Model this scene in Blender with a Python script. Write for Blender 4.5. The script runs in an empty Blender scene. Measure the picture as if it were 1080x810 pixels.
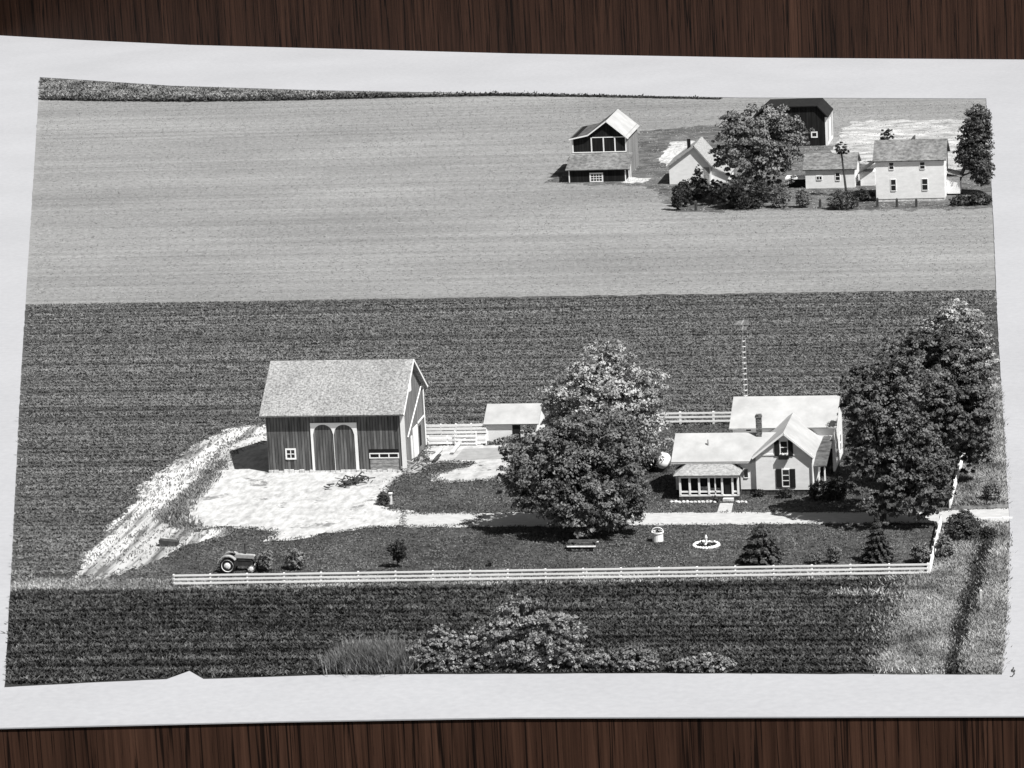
import bpy, bmesh, math, random
import numpy as np
from math import sin, cos, radians, pi, sqrt
from mathutils import Vector, Matrix
from mathutils import noise as mnoise
from mathutils.geometry import delaunay_2d_cdt
random.seed(7); RNG = np.random.default_rng(7)
S = bpy.context.scene
COL = S.collection

# ------------------------------------------------------------------ camera
OX, OY, H, FPX = -60.0, 330.0, 84.0, 4200.0
yaw, pit, rol = radians(-10.925067), radians(-12.283085), radians(-3.101482)
f_ = Vector((sin(yaw)*cos(pit), cos(yaw)*cos(pit), sin(pit)))
r_ = Vector((cos(yaw), -sin(yaw), 0)); u_ = r_.cross(f_)
R_ = r_*cos(rol) + u_*sin(rol); U_ = -r_*sin(rol) + u_*cos(rol)
CAMP = Vector((-OX, -OY, H))
cam = bpy.data.objects.new('camera', bpy.data.cameras.new('camera')); COL.objects.link(cam)
cam.matrix_world = Matrix(((R_.x, U_.x, -f_.x, CAMP.x), (R_.y, U_.y, -f_.y, CAMP.y), (R_.z, U_.z, -f_.z, CAMP.z), (0, 0, 0, 1)))
cam.data.sensor_width = 36; cam.data.lens = 36*FPX/1080
cam.data.clip_start = 1; cam.data.clip_end = 5000
S.camera = cam
def ray(px, py): return f_*FPX + R_*(px-540) + U_*(405-py)
def G(px, py, z=0.0):                       # pixel of the photo -> point on the ground
    d = ray(px, py); return CAMP + d*((z-CAMP.z)/d.z)
def W(px, py, Y):                           # pixel -> point on the upright plane y = Y
    d = ray(px, py); return CAMP + d*((Y-CAMP.y)/d.y)
def WX(px, py, Y): return W(px, py, Y).x
def WZ(px, py, Y): return W(px, py, Y).z

# ------------------------------------------------------------------ materials
def nodes(name):
    m = bpy.data.materials.new(name); m.use_nodes = True
    nt = m.node_tree; b = nt.nodes['Principled BSDF']; b.inputs['Specular IOR Level'].default_value = 0.15
    return m, nt, b
def g3(v): return (v, v, v, 1) if not isinstance(v, tuple) else (*v, 1)
def mat(name, lo, hi, scale=1.0, stretch=(1, 1, 1), detail=6, rough=0.9, bump=0.0, bscale=None, mid=(0.35, 0.65), big=0.0, bigscale=0.05, spots=None, planks=None, bdist=0.1):
    m, nt, b = nodes(name); N, L = nt.nodes, nt.links
    tc = N.new('ShaderNodeTexCoord'); mp = N.new('ShaderNodeMapping'); mp.inputs['Scale'].default_value = stretch
    L.new(tc.outputs['Object'], mp.inputs['Vector'])
    n = N.new('ShaderNodeTexNoise'); n.inputs['Scale'].default_value = scale; n.inputs['Detail'].default_value = detail; n.inputs['Roughness'].default_value = 0.65
    L.new(mp.outputs[0], n.inputs['Vector'])
    cr = N.new('ShaderNodeValToRGB'); cr.color_ramp.elements[0].position = mid[0]; cr.color_ramp.elements[1].position = mid[1]
    cr.color_ramp.elements[0].color = g3(lo); cr.color_ramp.elements[1].color = g3(hi)
    L.new(n.outputs['Fac'], cr.inputs['Fac']); out = cr.outputs['Color']
    if big:
        n2 = N.new('ShaderNodeTexNoise'); n2.inputs['Scale'].default_value = bigscale; n2.inputs['Detail'].default_value = 5
        L.new(mp.outputs[0], n2.inputs['Vector'])
        mr = N.new('ShaderNodeMapRange'); mr.inputs[1].default_value = 0.3; mr.inputs[2].default_value = 0.7; mr.inputs[3].default_value = 1-big; mr.inputs[4].default_value = 1+big
        L.new(n2.outputs['Fac'], mr.inputs[0])
        mx = N.new('ShaderNodeMix'); mx.data_type = 'RGBA'; mx.blend_type = 'MULTIPLY'; mx.inputs['Factor'].default_value = 1
        L.new(out, mx.inputs['A']); L.new(mr.outputs[0], mx.inputs['B']); out = mx.outputs['Result']
    if spots:                                # patches of another tone: (tone, scale, threshold)
        n3 = N.new('ShaderNodeTexNoise'); n3.inputs['Scale'].default_value = spots[1]; n3.inputs['Detail'].default_value = 7; n3.inputs['Roughness'].default_value = 0.7
        mp3 = N.new('ShaderNodeMapping'); mp3.inputs['Location'].default_value = (31, 17, 5); L.new(tc.outputs['Object'], mp3.inputs['Vector']); L.new(mp3.outputs[0], n3.inputs['Vector'])
        c3 = N.new('ShaderNodeValToRGB'); c3.color_ramp.elements[0].position = spots[2]; c3.color_ramp.elements[1].position = spots[2]+0.05
        L.new(n3.outputs['Fac'], c3.inputs['Fac'])
        mx = N.new('ShaderNodeMix'); mx.data_type = 'RGBA'; mx.inputs['B'].default_value = g3(spots[0])
        L.new(c3.outputs['Color'], mx.inputs['Factor']); L.new(out, mx.inputs['A']); out = mx.outputs['Result']
    hgt = None
    if planks:                               # (axis index, board width, tone of the gap)
        sp = N.new('ShaderNodeSeparateXYZ'); L.new(tc.outputs['Object'], sp.inputs[0])
        dv = N.new('ShaderNodeMath'); dv.operation = 'DIVIDE'; dv.inputs[1].default_value = planks[1]; L.new(sp.outputs[planks[0]], dv.inputs[0])
        fr = N.new('ShaderNodeMath'); fr.operation = 'FRACT'; L.new(dv.outputs[0], fr.inputs[0])
        lt = N.new('ShaderNodeMath'); lt.operation = 'LESS_THAN'; lt.inputs[1].default_value = 0.16; L.new(fr.outputs[0], lt.inputs[0])
        fl = N.new('ShaderNodeMath'); fl.operation = 'FLOOR'; L.new(dv.outputs[0], fl.inputs[0])
        wn = N.new('ShaderNodeTexWhiteNoise'); wn.noise_dimensions = '1D'; L.new(fl.outputs[0], wn.inputs['W'])
        mr = N.new('ShaderNodeMapRange'); mr.inputs[3].default_value = 0.75; mr.inputs[4].default_value = 1.25; L.new(wn.outputs['Value'], mr.inputs[0])
        mx = N.new('ShaderNodeMix'); mx.data_type = 'RGBA'; mx.blend_type = 'MULTIPLY'; mx.inputs['Factor'].default_value = 1
        L.new(out, mx.inputs['A']); L.new(mr.outputs[0], mx.inputs['B'])
        mg = N.new('ShaderNodeMix'); mg.data_type = 'RGBA'; mg.inputs['B'].default_value = g3(planks[2])
        L.new(lt.outputs[0], mg.inputs['Factor']); L.new(mx.outputs['Result'], mg.inputs['A']); out = mg.outputs['Result']
    L.new(out, b.inputs['Base Color']); b.inputs['Roughness'].default_value = rough
    if bump:
        nb = N.new('ShaderNodeTexNoise'); nb.inputs['Scale'].default_value = bscale or scale; nb.inputs['Detail'].default_value = 5
        L.new(mp.outputs[0], nb.inputs['Vector'])
        bp = N.new('ShaderNodeBump'); bp.inputs['Strength'].default_value = bump; bp.inputs['Distance'].default_value = bdist
        L.new(nb.outputs['Fac'], bp.inputs['Height']); L.new(bp.outputs[0], b.inputs['Normal'])
    return m
M = {}
M['pale_field'] = mat('pale_field', 0.15, 0.31, 2.6, (0.55, 1, 1), 8, bump=0.5, bscale=3.5, mid=(0.3, 0.7), big=0.16, bigscale=0.05, bdist=0.15)
# streaks across the pale field: the drill rows run along X
def streaks(m, sc, stretch, lo, hi):
    nt = m.node_tree; N, L = nt.nodes, nt.links; b = N['Principled BSDF']
    src = b.inputs['Base Color'].links[0].from_socket
    tc = N.new('ShaderNodeTexCoord'); mp = N.new('ShaderNodeMapping'); mp.inputs['Scale'].default_value = stretch
    n = N.new('ShaderNodeTexNoise'); n.inputs['Scale'].default_value = sc; n.inputs['Detail'].default_value = 4
    L.new(tc.outputs['Object'], mp.inputs['Vector']); L.new(mp.outputs[0], n.inputs['Vector'])
    mr = N.new('ShaderNodeMapRange'); mr.inputs[1].default_value = 0.35; mr.inputs[2].default_value = 0.65; mr.inputs[3].default_value = lo; mr.inputs[4].default_value = hi
    L.new(n.outputs['Fac'], mr.inputs[0])
    mx = N.new('ShaderNodeMix'); mx.data_type = 'RGBA'; mx.blend_type = 'MULTIPLY'; mx.inputs['Factor'].default_value = 1
    L.new(src, mx.inputs['A']); L.new(mr.outputs[0], mx.inputs['B']); L.new(mx.outputs['Result'], b.inputs['Base Color'])
streaks(M['pale_field'], 1.0, (0.012, 0.6, 1), 0.89, 1.10)
M['dark_field'] = mat('dark_field', 0.045, 0.1, 2.5, (0.4, 1, 1), 8, bump=0.25, bscale=3.0, big=0.2, bigscale=0.1, bdist=0.15)
streaks(M['dark_field'], 1.0, (0.02, 0.9, 1), 0.6, 1.4)
M['front_field'] = mat('front_field', 0.010, 0.035, 2.5, (0.4, 1, 1), 8, bump=0.3, bscale=3.0, big=0.3, bigscale=0.1, bdist=0.2)
streaks(M['front_field'], 1.0, (0.05, 0.9, 1), 0.6, 1.4)
M['lawn'] = mat('lawn', 0.03, 0.085, 1.2, (0.7, 1, 1), 8, bump=0.4, bscale=4, big=0.4, bigscale=0.12)
M['far_lawn'] = mat('far_lawn', 0.05, 0.17, 0.8, (0.6, 1, 1), 8, bump=0.4, bscale=3, big=0.3, bigscale=0.12)
M['pasture'] = mat('pasture', 0.22, 0.55, 0.5, (0.6, 1, 1), 8, bump=0.6, bscale=2, big=0.2, bigscale=0.1)
M['verge'] = mat('verge', 0.04, 0.22, 0.8, (1, 0.6, 1), 8, bump=0.5, bscale=2, big=0.35, bigscale=0.15, bdist=0.2)
M['gravel'] = mat('gravel', 0.31, 0.54, 1.6, (1, 0.4, 1), 9, bump=0.06, bscale=8, mid=(0.32, 0.6), spots=(0.2, 0.35, 0.585), big=0.16, bigscale=0.15)
M['drive'] = mat('drive', 0.4, 0.5, 2.5, (0.5, 1, 1), 8, bump=0.05, bscale=8, spots=(0.28, 0.8, 0.72))
M['track'] = mat('track', 0.12, 0.52, 0.9, (1, 0.07, 1), 9, bump=0.15, bscale=5, mid=(0.36, 0.52), spots=(0.07, 0.4, 0.6), big=0.25, bigscale=0.25)
M['barnyard'] = mat('barnyard', 0.28, 0.5, 1.4, (0.8, 0.5, 1), 9, bump=0.1, bscale=5, mid=(0.3, 0.6), spots=(0.08, 0.5, 0.60))
M['pad'] = mat('concrete', 0.26, 0.34, 1.2, detail=7)
M['strip'] = mat('strip_grass', 0.06, 0.26, 1.3, (0.5, 1, 1), 8, bump=0.6, bscale=4)
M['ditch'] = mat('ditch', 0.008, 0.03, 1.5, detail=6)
M['paper'] = mat('paper', (0.36, 0.362, 0.378), (0.395, 0.397, 0.413), 1.5, detail=9, rough=0.7, big=0.045, bigscale=0.06)
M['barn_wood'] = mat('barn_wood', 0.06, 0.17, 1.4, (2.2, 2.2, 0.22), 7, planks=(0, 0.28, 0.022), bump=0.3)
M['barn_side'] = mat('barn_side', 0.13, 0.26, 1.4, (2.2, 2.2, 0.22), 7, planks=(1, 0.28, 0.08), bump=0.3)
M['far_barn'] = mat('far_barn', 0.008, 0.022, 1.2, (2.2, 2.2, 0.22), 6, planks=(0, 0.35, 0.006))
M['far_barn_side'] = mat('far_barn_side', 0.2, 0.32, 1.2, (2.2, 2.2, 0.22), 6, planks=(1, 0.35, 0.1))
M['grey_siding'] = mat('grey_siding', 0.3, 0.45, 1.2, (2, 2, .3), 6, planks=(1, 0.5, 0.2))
M['white'] = mat('white_paint', 0.78, 0.87, 0.8, detail=7, rough=0.7)
M['siding'] = mat('white_siding', 0.73, 0.86, 0.9, (1, 1, 2.5), 8, rough=0.75)
M['white_roof'] = mat('white_roof', 0.36, 0.47, 0.5, (1, 1, 1), 9, rough=0.75, big=0.05, bigscale=0.3)
M['pale_roof'] = mat('pale_roof', 0.33, 0.4, 0.5, detail=8)
M['shingle'] = mat('shingle', 0.12, 0.44, 5.5, (1, 1, 1), 9, mid=(0.34, 0.66), bump=0.4, big=0.15, bigscale=0.3)
M['grey_shingle'] = mat('grey_shingle', 0.10, 0.26, 2.0, (1, 1.3, 1.3), 7, bump=0.4, big=0.25, bigscale=0.3)
M['porch_shingle'] = mat('porch_shingle', 0.2, 0.44, 3.5, (1, 1.3, 1.3), 8, bump=0.4)
M['dark_shingle'] = mat('dark_shingle', 0.05, 0.14, 1.6, (1, 1.3, 1.3), 7, bump=0.4)
M['dark_paint'] = mat('dark_paint', 0.012, 0.022, 2)
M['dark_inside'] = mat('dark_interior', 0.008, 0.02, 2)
M['brick'] = mat('brick', 0.03, 0.22, 4, (1, 1, 2), 4, mid=(0.4, 0.6))
M['stone'] = mat('stone', 0.4, 0.75, 2.5, detail=6, bump=0.4)
M['grey_wood'] = mat('grey_wood', 0.16, 0.4, 2, (1, 1, 3), 6)
M['dark_wood'] = mat('dark_wood', 0.03, 0.09, 2, (3, 1, 1), 6)
M['bark'] = mat('bark', 0.03, 0.10, 3, (2, 2, 0.5), 6, bump=0.6)
M['tractor_paint'] = mat('tractor_paint', 0.28, 0.42, 2, detail=6, rough=0.5)
M['rubber'] = mat('rubber', 0.015, 0.03, 3)
M['steel'] = mat('steel', 0.3, 0.45, 3, rough=0.5)
M['iron'] = mat('iron', 0.03, 0.06, 3, rough=0.6)
M['flower'] = mat('flower', 0.5, 0.85, 5)
def glassm():
    m, nt, b = nodes('window_glass'); b.inputs['Base Color'].default_value = (0.012, 0.012, 0.012, 1); b.inputs['Roughness'].default_value = 0.15; b.inputs['Specular IOR Level'].default_value = 0.4
    return m
M['glass'] = glassm()
def leafm(name, lo, hi, sc=0.9):
    m = mat(name, lo, hi, sc, detail=8, rough=0.6, mid=(0.33, 0.67)); b = m.node_tree.nodes['Principled BSDF']; b.inputs['Specular IOR Level'].default_value = 0.3
    return m
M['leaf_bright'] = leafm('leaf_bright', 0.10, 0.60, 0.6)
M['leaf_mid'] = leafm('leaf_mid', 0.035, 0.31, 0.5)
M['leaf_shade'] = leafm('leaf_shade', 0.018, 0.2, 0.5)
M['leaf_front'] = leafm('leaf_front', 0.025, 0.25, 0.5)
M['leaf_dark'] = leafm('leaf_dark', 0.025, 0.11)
M['leaf_black'] = leafm('leaf_black', 0.012, 0.05)
M['needle'] = leafm('needle', 0.02, 0.085)
M['crop_leaf'] = leafm('crop_leaf', 0.10, 0.165, 0.6); streaks(M['crop_leaf'], 1.0, (0.012, 0.5, 0.2), 0.65, 1.4)
M['front_leaf'] = leafm('front_leaf', 0.016, 0.088, 0.9); streaks(M['front_leaf'], 1.0, (0.03, 0.6, 0.2), 0.3, 1.75)
M['dry_grass'] = leafm('dry_grass', 0.09, 0.46, 0.22)
M['green_grass'] = leafm('green_grass', 0.05, 0.2, 0.5)
M['leaf_bush'] = leafm('leaf_bush', 0.035, 0.42, 0.9)
M['bank_pale'] = leafm('bank_pale', 0.22, 0.55, 0.4)
M['reed'] = leafm('reed', 0.05, 0.22, 1.2)
M['lawn_leaf'] = leafm('lawn_leaf', 0.05, 0.17, 0.16)
M['verge_mix'] = leafm('verge_mix', 0.05, 0.34, 0.25)
M['weed'] = leafm('weed', 0.06, 0.28, 0.6)
M['stubble'] = leafm('stubble', 0.2, 0.33, 0.5); streaks(M['stubble'], 1.0, (0.012, 0.6, 0.2), 0.84, 1.15)
def woodm():
    m, nt, b = nodes('table_wood'); N, L = nt.nodes, nt.links
    tc = N.new('ShaderNodeTexCoord')
    def noise(sc, st, det, ro=0.6):
        mp = N.new('ShaderNodeMapping'); mp.inputs['Scale'].default_value = st; L.new(tc.outputs['Object'], mp.inputs['Vector'])
        n = N.new('ShaderNodeTexNoise'); n.inputs['Scale'].default_value = sc; n.inputs['Detail'].default_value = det; n.inputs['Roughness'].default_value = ro
        L.new(mp.outputs[0], n.inputs['Vector']); return n.outputs['Fac']
    a = noise(2.4, (1, 0.6, 0.016), 9, 0.75); c = noise(5.0, (1, 0.6, 0.02), 7, 0.75); d = noise(0.22, (1, 0.5, 0.04), 3)
    r1 = N.new('ShaderNodeValToRGB'); e = r1.color_ramp.elements
    e[0].position = 0.3; e[0].color = (0.016, 0.007, 0.0045, 1); e[1].position = 0.7; e[1].color = (0.080, 0.040, 0.026, 1)
    L.new(a, r1.inputs['Fac'])
    r2 = N.new('ShaderNodeValToRGB'); e = r2.color_ramp.elements; e[0].position = 0.36; e[0].color = (0.06, 0.06, 0.06, 1); e[1].position = 0.43; e[1].color = (1, 1, 1, 1)
    L.new(c, r2.inputs['Fac'])
    mx = N.new('ShaderNodeMix'); mx.data_type = 'RGBA'; mx.blend_type = 'MULTIPLY'; mx.inputs['Factor'].default_value = 0.9
    L.new(r1.outputs['Color'], mx.inputs['A']); L.new(r2.outputs['Color'], mx.inputs['B'])
    mr = N.new('ShaderNodeMapRange'); mr.inputs[1].default_value = 0.3; mr.inputs[2].default_value = 0.7; mr.inputs[3].default_value = 0.65; mr.inputs[4].default_value = 1.3; L.new(d, mr.inputs[0])
    ln = noise(0.8, (1, 0.5, 0.018), 3)
    sb = N.new('ShaderNodeMath'); sb.operation = 'SUBTRACT'; sb.inputs[1].default_value = 0.5; L.new(ln, sb.inputs[0])
    ab = N.new('ShaderNodeMath'); ab.operation = 'ABSOLUTE'; L.new(sb.outputs[0], ab.inputs[0])
    lr = N.new('ShaderNodeMapRange'); lr.inputs[1].default_value = 0.006; lr.inputs[2].default_value = 0.022; lr.inputs[3].default_value = 0.2; lr.inputs[4].default_value = 1.0; L.new(ab.outputs[0], lr.inputs[0])
    mul = N.new('ShaderNodeMath'); mul.operation = 'MULTIPLY'; L.new(mr.outputs[0], mul.inputs[0]); L.new(lr.outputs[0], mul.inputs[1]); mr = mul
    m2 = N.new('ShaderNodeMix'); m2.data_type = 'RGBA'; m2.blend_type = 'MULTIPLY'; m2.inputs['Factor'].default_value = 1
    L.new(mx.outputs['Result'], m2.inputs['A']); L.new(mr.outputs[0], m2.inputs['B']); L.new(m2.outputs['Result'], b.inputs['Base Color'])
    b.inputs['Roughness'].default_value = 0.55
    return m
M['table'] = woodm()

# ------------------------------------------------------------------ object helpers
def tag(o, label=None, cat=None, group=None, kind=None):
    if label: o['label'] = label
    if cat: o['category'] = cat
    if group: o['group'] = group
    if kind: o['kind'] = kind
    return o
def thing(name, label, cat, loc, group=None):
    o = bpy.data.objects.new(name, None); COL.objects.link(o); o.location = loc; o.empty_display_size = 0.3
    return tag(o, label, cat, group)
def wloc(o):
    v = Vector((0, 0, 0))
    while o: v += o.location; o = o.parent
    return v
class MB:
    def __init__(s): s.v = []; s.f = []
    def add(s, vs, fs):
        b = len(s.v); s.v += [tuple(x) for x in vs]; s.f += [tuple(i+b for i in q) for q in fs]; return s
    def box(s, x0, x1, y0, y1, z0, z1):
        return s.add([(x0, y0, z0), (x1, y0, z0), (x1, y1, z0), (x0, y1, z0), (x0, y0, z1), (x1, y0, z1), (x1, y1, z1), (x0, y1, z1)],
                     [(0, 3, 2, 1), (4, 5, 6, 7), (0, 1, 5, 4), (1, 2, 6, 5), (2, 3, 7, 6), (3, 0, 4, 7)])
    def prism(s, poly, ax, a, b):
        mk = {'y': lambda p, t: (p[0], t, p[1]), 'x': lambda p, t: (t, p[0], p[1]), 'z': lambda p, t: (p[0], p[1], t)}[ax]
        n = len(poly)
        return s.add([mk(p, a) for p in poly]+[mk(p, b) for p in poly], [tuple(range(n)), tuple(range(2*n-1, n-1, -1))]+[(i, i+n, (i+1) % n+n, (i+1) % n) for i in range(n)])
    def slab(s, pts, th, dirv=None):
        p = [Vector(q) for q in pts]; n = (p[1]-p[0]).cross(p[2]-p[0]).normalized()
        if n.z < 0: n = -n
        d = dirv or -n*th; k = len(p)
        return s.add(p+[q+d for q in p], [tuple(range(k)), tuple(range(2*k-1, k-1, -1))]+[(i, i+k, (i+1) % k+k, (i+1) % k) for i in range(k)])
    def bar(s, p, q, r, n=6, r2=None):
        p, q = Vector(p), Vector(q); r2 = r if r2 is None else r2; d = (q-p).normalized()
        a = d.orthogonal().normalized(); b = d.cross(a)
        vs = [p+(a*cos(2*pi*i/n)+b*sin(2*pi*i/n))*r for i in range(n)]+[q+(a*cos(2*pi*i/n)+b*sin(2*pi*i/n))*r2 for i in range(n)]
        return s.add(vs, [(i, (i+1) % n, (i+1) % n+n, i+n) for i in range(n)]+[tuple(range(n-1, -1, -1)), tuple(range(n, 2*n))])
    def beam(s, p, q, w, h):                 # a board between two points: w across (level), h upright
        p, q = Vector(p), Vector(q); d = (q-p); a = Vector((-d.y, d.x, 0))
        a = a.normalized()*w/2 if a.length > 1e-6 else Vector((w/2, 0, 0))
        u = d.normalized().cross(a.normalized())*h/2
        vs = [p-a-u, p+a-u, p+a+u, p-a+u, q-a-u, q+a-u, q+a+u, q-a+u]
        return s.add(vs, [(0, 3, 2, 1), (4, 5, 6, 7), (0, 1, 5, 4), (1, 2, 6, 5), (2, 3, 7, 6), (3, 0, 4, 7)])
    def lathe(s, c, prof, n=16, ax='z'):
        mk = {'z': lambda r, t, z: (c[0]+r*cos(t), c[1]+r*sin(t), c[2]+z), 'y': lambda r, t, z: (c[0]+r*cos(t), c[1]+z, c[2]+r*sin(t)), 'x': lambda r, t, z: (c[0]+z, c[1]+r*cos(t), c[2]+r*sin(t))}[ax]
        k = len(prof); vs = [mk(r, 2*pi*i/n, z) for r, z in prof for i in range(n)]
        fs = [(j*n+i, j*n+(i+1) % n, (j+1)*n+(i+1) % n, (j+1)*n+i) for j in range(k-1) for i in range(n)]
        return s.add(vs, fs+[tuple(range(n-1, -1, -1)), tuple(range((k-1)*n, k*n))])
    def ball(s, c, r, n=10, m=6, rnd=0.0):
        rx, ry, rz = r if isinstance(r, tuple) else (r, r, r)
        vs = []
        for j in range(1, m):
            for i in range(n):
                t, p = 2*pi*i/n, pi*j/m; q = 1+random.uniform(-rnd, rnd)
                vs.append((c[0]+rx*q*sin(p)*cos(t), c[1]+ry*q*sin(p)*sin(t), c[2]+rz*q*cos(p)))
        fs = [(j*n+i, j*n+(i+1) % n, (j+1)*n+(i+1) % n, (j+1)*n+i) for j in range(m-2) for i in range(n)]
        b = len(vs); vs += [(c[0], c[1], c[2]+rz), (c[0], c[1], c[2]-rz)]
        fs += [(b, (i+1) % n, i) for i in range(n)]+[(b+1, (m-2)*n+i, (m-2)*n+(i+1) % n) for i in range(n)]
        return s.add(vs, fs)
    def build(s, name, m, parent=None, smooth=False, loc=None):
        o0 = wloc(parent) if parent else Vector(loc or (0, 0, 0))
        me = bpy.data.meshes.new(name); me.from_pydata([(x-o0.x, y-o0.y, z-o0.z) for x, y, z in s.v], [], s.f)
        bm = bmesh.new(); bm.from_mesh(me); bmesh.ops.recalc_face_normals(bm, faces=bm.faces); bm.to_mesh(me); bm.free()
        if smooth: me.polygons.foreach_set('use_smooth', [True]*len(me.polygons))
        me.materials.append(m); o = bpy.data.objects.new(name, me); COL.objects.link(o)
        if parent: o.parent = parent
        elif loc: o.location = loc
        return o
def npmesh(name, co, nq, m, parent=None, k=4, loc=None):            # co: (nq*k,3) -> nq polygons of k corners
    o0 = np.array(wloc(parent) if parent else (loc or (0, 0, 0)))
    me = bpy.data.meshes.new(name); n = nq*k
    me.vertices.add(n); me.vertices.foreach_set('co', (co-o0).astype(np.float32).ravel())
    me.loops.add(n); me.loops.foreach_set('vertex_index', np.arange(n, dtype=np.int32))
    me.polygons.add(nq); me.polygons.foreach_set('loop_start', np.arange(0, n, k, dtype=np.int32)); me.polygons.foreach_set('loop_total', np.full(nq, k, dtype=np.int32))
    me.update(calc_edges=True); me.materials.append(m)
    o = bpy.data.objects.new(name, me); COL.objects.link(o)
    if parent: o.parent = parent
    elif loc: o.location = loc
    return o
def norm(a): return a/np.maximum(np.linalg.norm(a, axis=1, keepdims=True), 1e-9)
def leaves(P, Nn, size, flat=0.6):                                   # leaf quads at P facing roughly Nn
    n = len(P); Nn = norm(Nn + flat*RNG.normal(size=(n, 3)))
    a = norm(np.cross(Nn, RNG.normal(size=(n, 3)))); b = np.cross(Nn, a)
    s = size*RNG.uniform(0.55, 1.35, (n, 1)); t = s*RNG.uniform(0.45, 0.8, (n, 1))
    return np.stack([P-a*s*0.5, P+b*t*0.5, P+a*s*0.6, P-b*t*0.5], 1).reshape(-1, 3)
def ellip(n):
    v = norm(RNG.normal(size=(n, 3))); return v
def crown_leaves(blobs, n, size, clump=0.3, cdens=26, up=0.35):
    n = int(n*1.8); size *= 0.60; n = int(n*1.4); clump *= 0.72 if n > 9000 else 0.95; cdens *= 2.6 if n > 9000 else 1.3
    """blobs: (cx,cy,cz,rx,ry,rz); clumps of leaves over and inside each blob, with gaps between clumps"""
    tot = sum((b[3]*b[4]*b[5])**(2/3) for b in blobs); out = []
    for b in blobs:
        nb = int(n*(b[3]*b[4]*b[5])**(2/3)/tot); nc = max(7, int(nb//cdens))
        d = ellip(nc); rad = RNG.uniform(0.35, 1.1, (nc, 1))**0.55
        C = np.array(b[:3])+d*rad*np.array(b[3:6]); rr = clump*min(b[3:6])*RNG.uniform(0.5, 1.3, (nc, 1))
        idx = RNG.integers(0, nc, nb); q = ellip(nb); q[:, 2] = np.abs(q[:, 2])*0.9-0.25
        P = C[idx]+q*rr[idx]*RNG.uniform(0.4, 1.1, (nb, 1))
        out.append(leaves(P, q+0.5*d[idx]+np.array([0, 0, up]), size, 0.85))
    return np.concatenate(out)
def trunk_mb(base, top, r0, limbs, r1=None):
    mb = MB(); b, t = Vector(base), Vector(top); pts = [b+(t-b)*k/4+Vector((random.uniform(-.08, .08), random.uniform(-.08, .08), 0))*(0 < k < 4)*r0*4 for k in range(5)]
    for k in range(4): mb.bar(pts[k], pts[k+1], r0*(1-.16*k), 8, r0*(1-.16*(k+1)))
    for l in limbs:
        st = pts[random.choice((2, 3, 4))]; e = Vector(l); md = (st+e)/2+Vector((0, 0, (e-st).length*0.08))
        mb.bar(st, md, r0*.38, 6, r0*.25); mb.bar(md, e, r0*.25, 5, r0*.08)
    return mb
def tree(name, label, cat, base, blobs_px, lm, n, size, group=None, r0=0.3, clump=0.3, cdens=26, depth=0.8, trunk_top=None, up=0.35, Y=None, limbs=6):
    """base: pixel of the trunk foot.  blobs_px: (x0,x1,ytop,ybottom[,dy]) boxes of leaf masses in the photo at the tree's own distance"""
    p = G(*base); t = thing(name, label, cat, p, group); blobs = []
    for q in blobs_px:
        Yb = p.y+(q[4] if len(q) > 4 else 0); xm, ym = (q[0]+q[1])/2, (q[2]+q[3])/2
        c = W(xm, ym, Yb); rx = (WX(q[1], ym, Yb)-WX(q[0], ym, Yb))/2; rz = (WZ(xm, q[2], Yb)-WZ(xm, q[3], Yb))/2
        rx *= 1.02; rz *= 0.96; cz = max(c.z, rz*0.55); blobs.append((c.x, c.y, cz, rx, rx*depth, rz))
    for b in list(blobs):                    # smaller leaf masses break the outline
        for k in range(5):
            d = ellip(1)[0]; d[2] = d[2]*.8+.15; q = random.uniform(.22, .4)
            blobs.append((b[0]+d[0]*b[3]*.85, b[1]+d[1]*b[4]*.85, max(b[2]+d[2]*b[5]*.88, b[5]*q), b[3]*q, b[4]*q, b[5]*q))
    co = crown_leaves(blobs, n, size, clump, cdens, up); npmesh('crown', co, len(co)//4, lm, t)
    tp = Vector(trunk_top) if trunk_top else Vector((blobs[0][0], blobs[0][1], blobs[0][2]))
    lb = []
    for b in blobs[:len(blobs_px)]:
        for k in range(limbs):
            d = ellip(1)[0]; d[2] = abs(d[2])*0.8; lb.append((b[0]+d[0]*b[3]*.75, b[1]+d[1]*b[4]*.75, b[2]+d[2]*b[5]*.7))
    trunk_mb(p-Vector((0, 0, .1)), tp, r0, lb).build('trunk', M['bark'], t)
    return t
def bush(name, label, base, boxes, lm, n, size, group=None, clump=0.35, cdens=14, cat='bush', up=0.35, depth=0.8):
    p = G(*base); t = thing(name, label, cat, p, group); blobs = []
    for q in boxes:
        Yb = p.y+(q[4] if len(q) > 4 else 0); xm, ym = (q[0]+q[1])/2, (q[2]+q[3])/2
        c = W(xm, ym, Yb); rx = (WX(q[1], ym, Yb)-WX(q[0], ym, Yb))/2; rz = (WZ(xm, q[2], Yb)-WZ(xm, q[3], Yb))/2
        blobs.append((c.x, c.y, max(c.z, rz*.6), rx, rx*depth, rz))
    co = crown_leaves(blobs, n, size, clump, cdens, up); co[:, 2] = np.maximum(co[:, 2], 0.03)
    npmesh('foliage', co, len(co)//4, lm, t)
    mb = MB()
    for b in blobs:
        for k in range(4):
            a = random.uniform(0, 2*pi); mb.bar((b[0], b[1], 0), (b[0]+b[3]*.6*cos(a), b[1]+b[4]*.6*sin(a), b[2]+b[5]*.4), 0.05, 5, 0.02)
    mb.build('stem', M['bark'], t)
    return t

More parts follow.
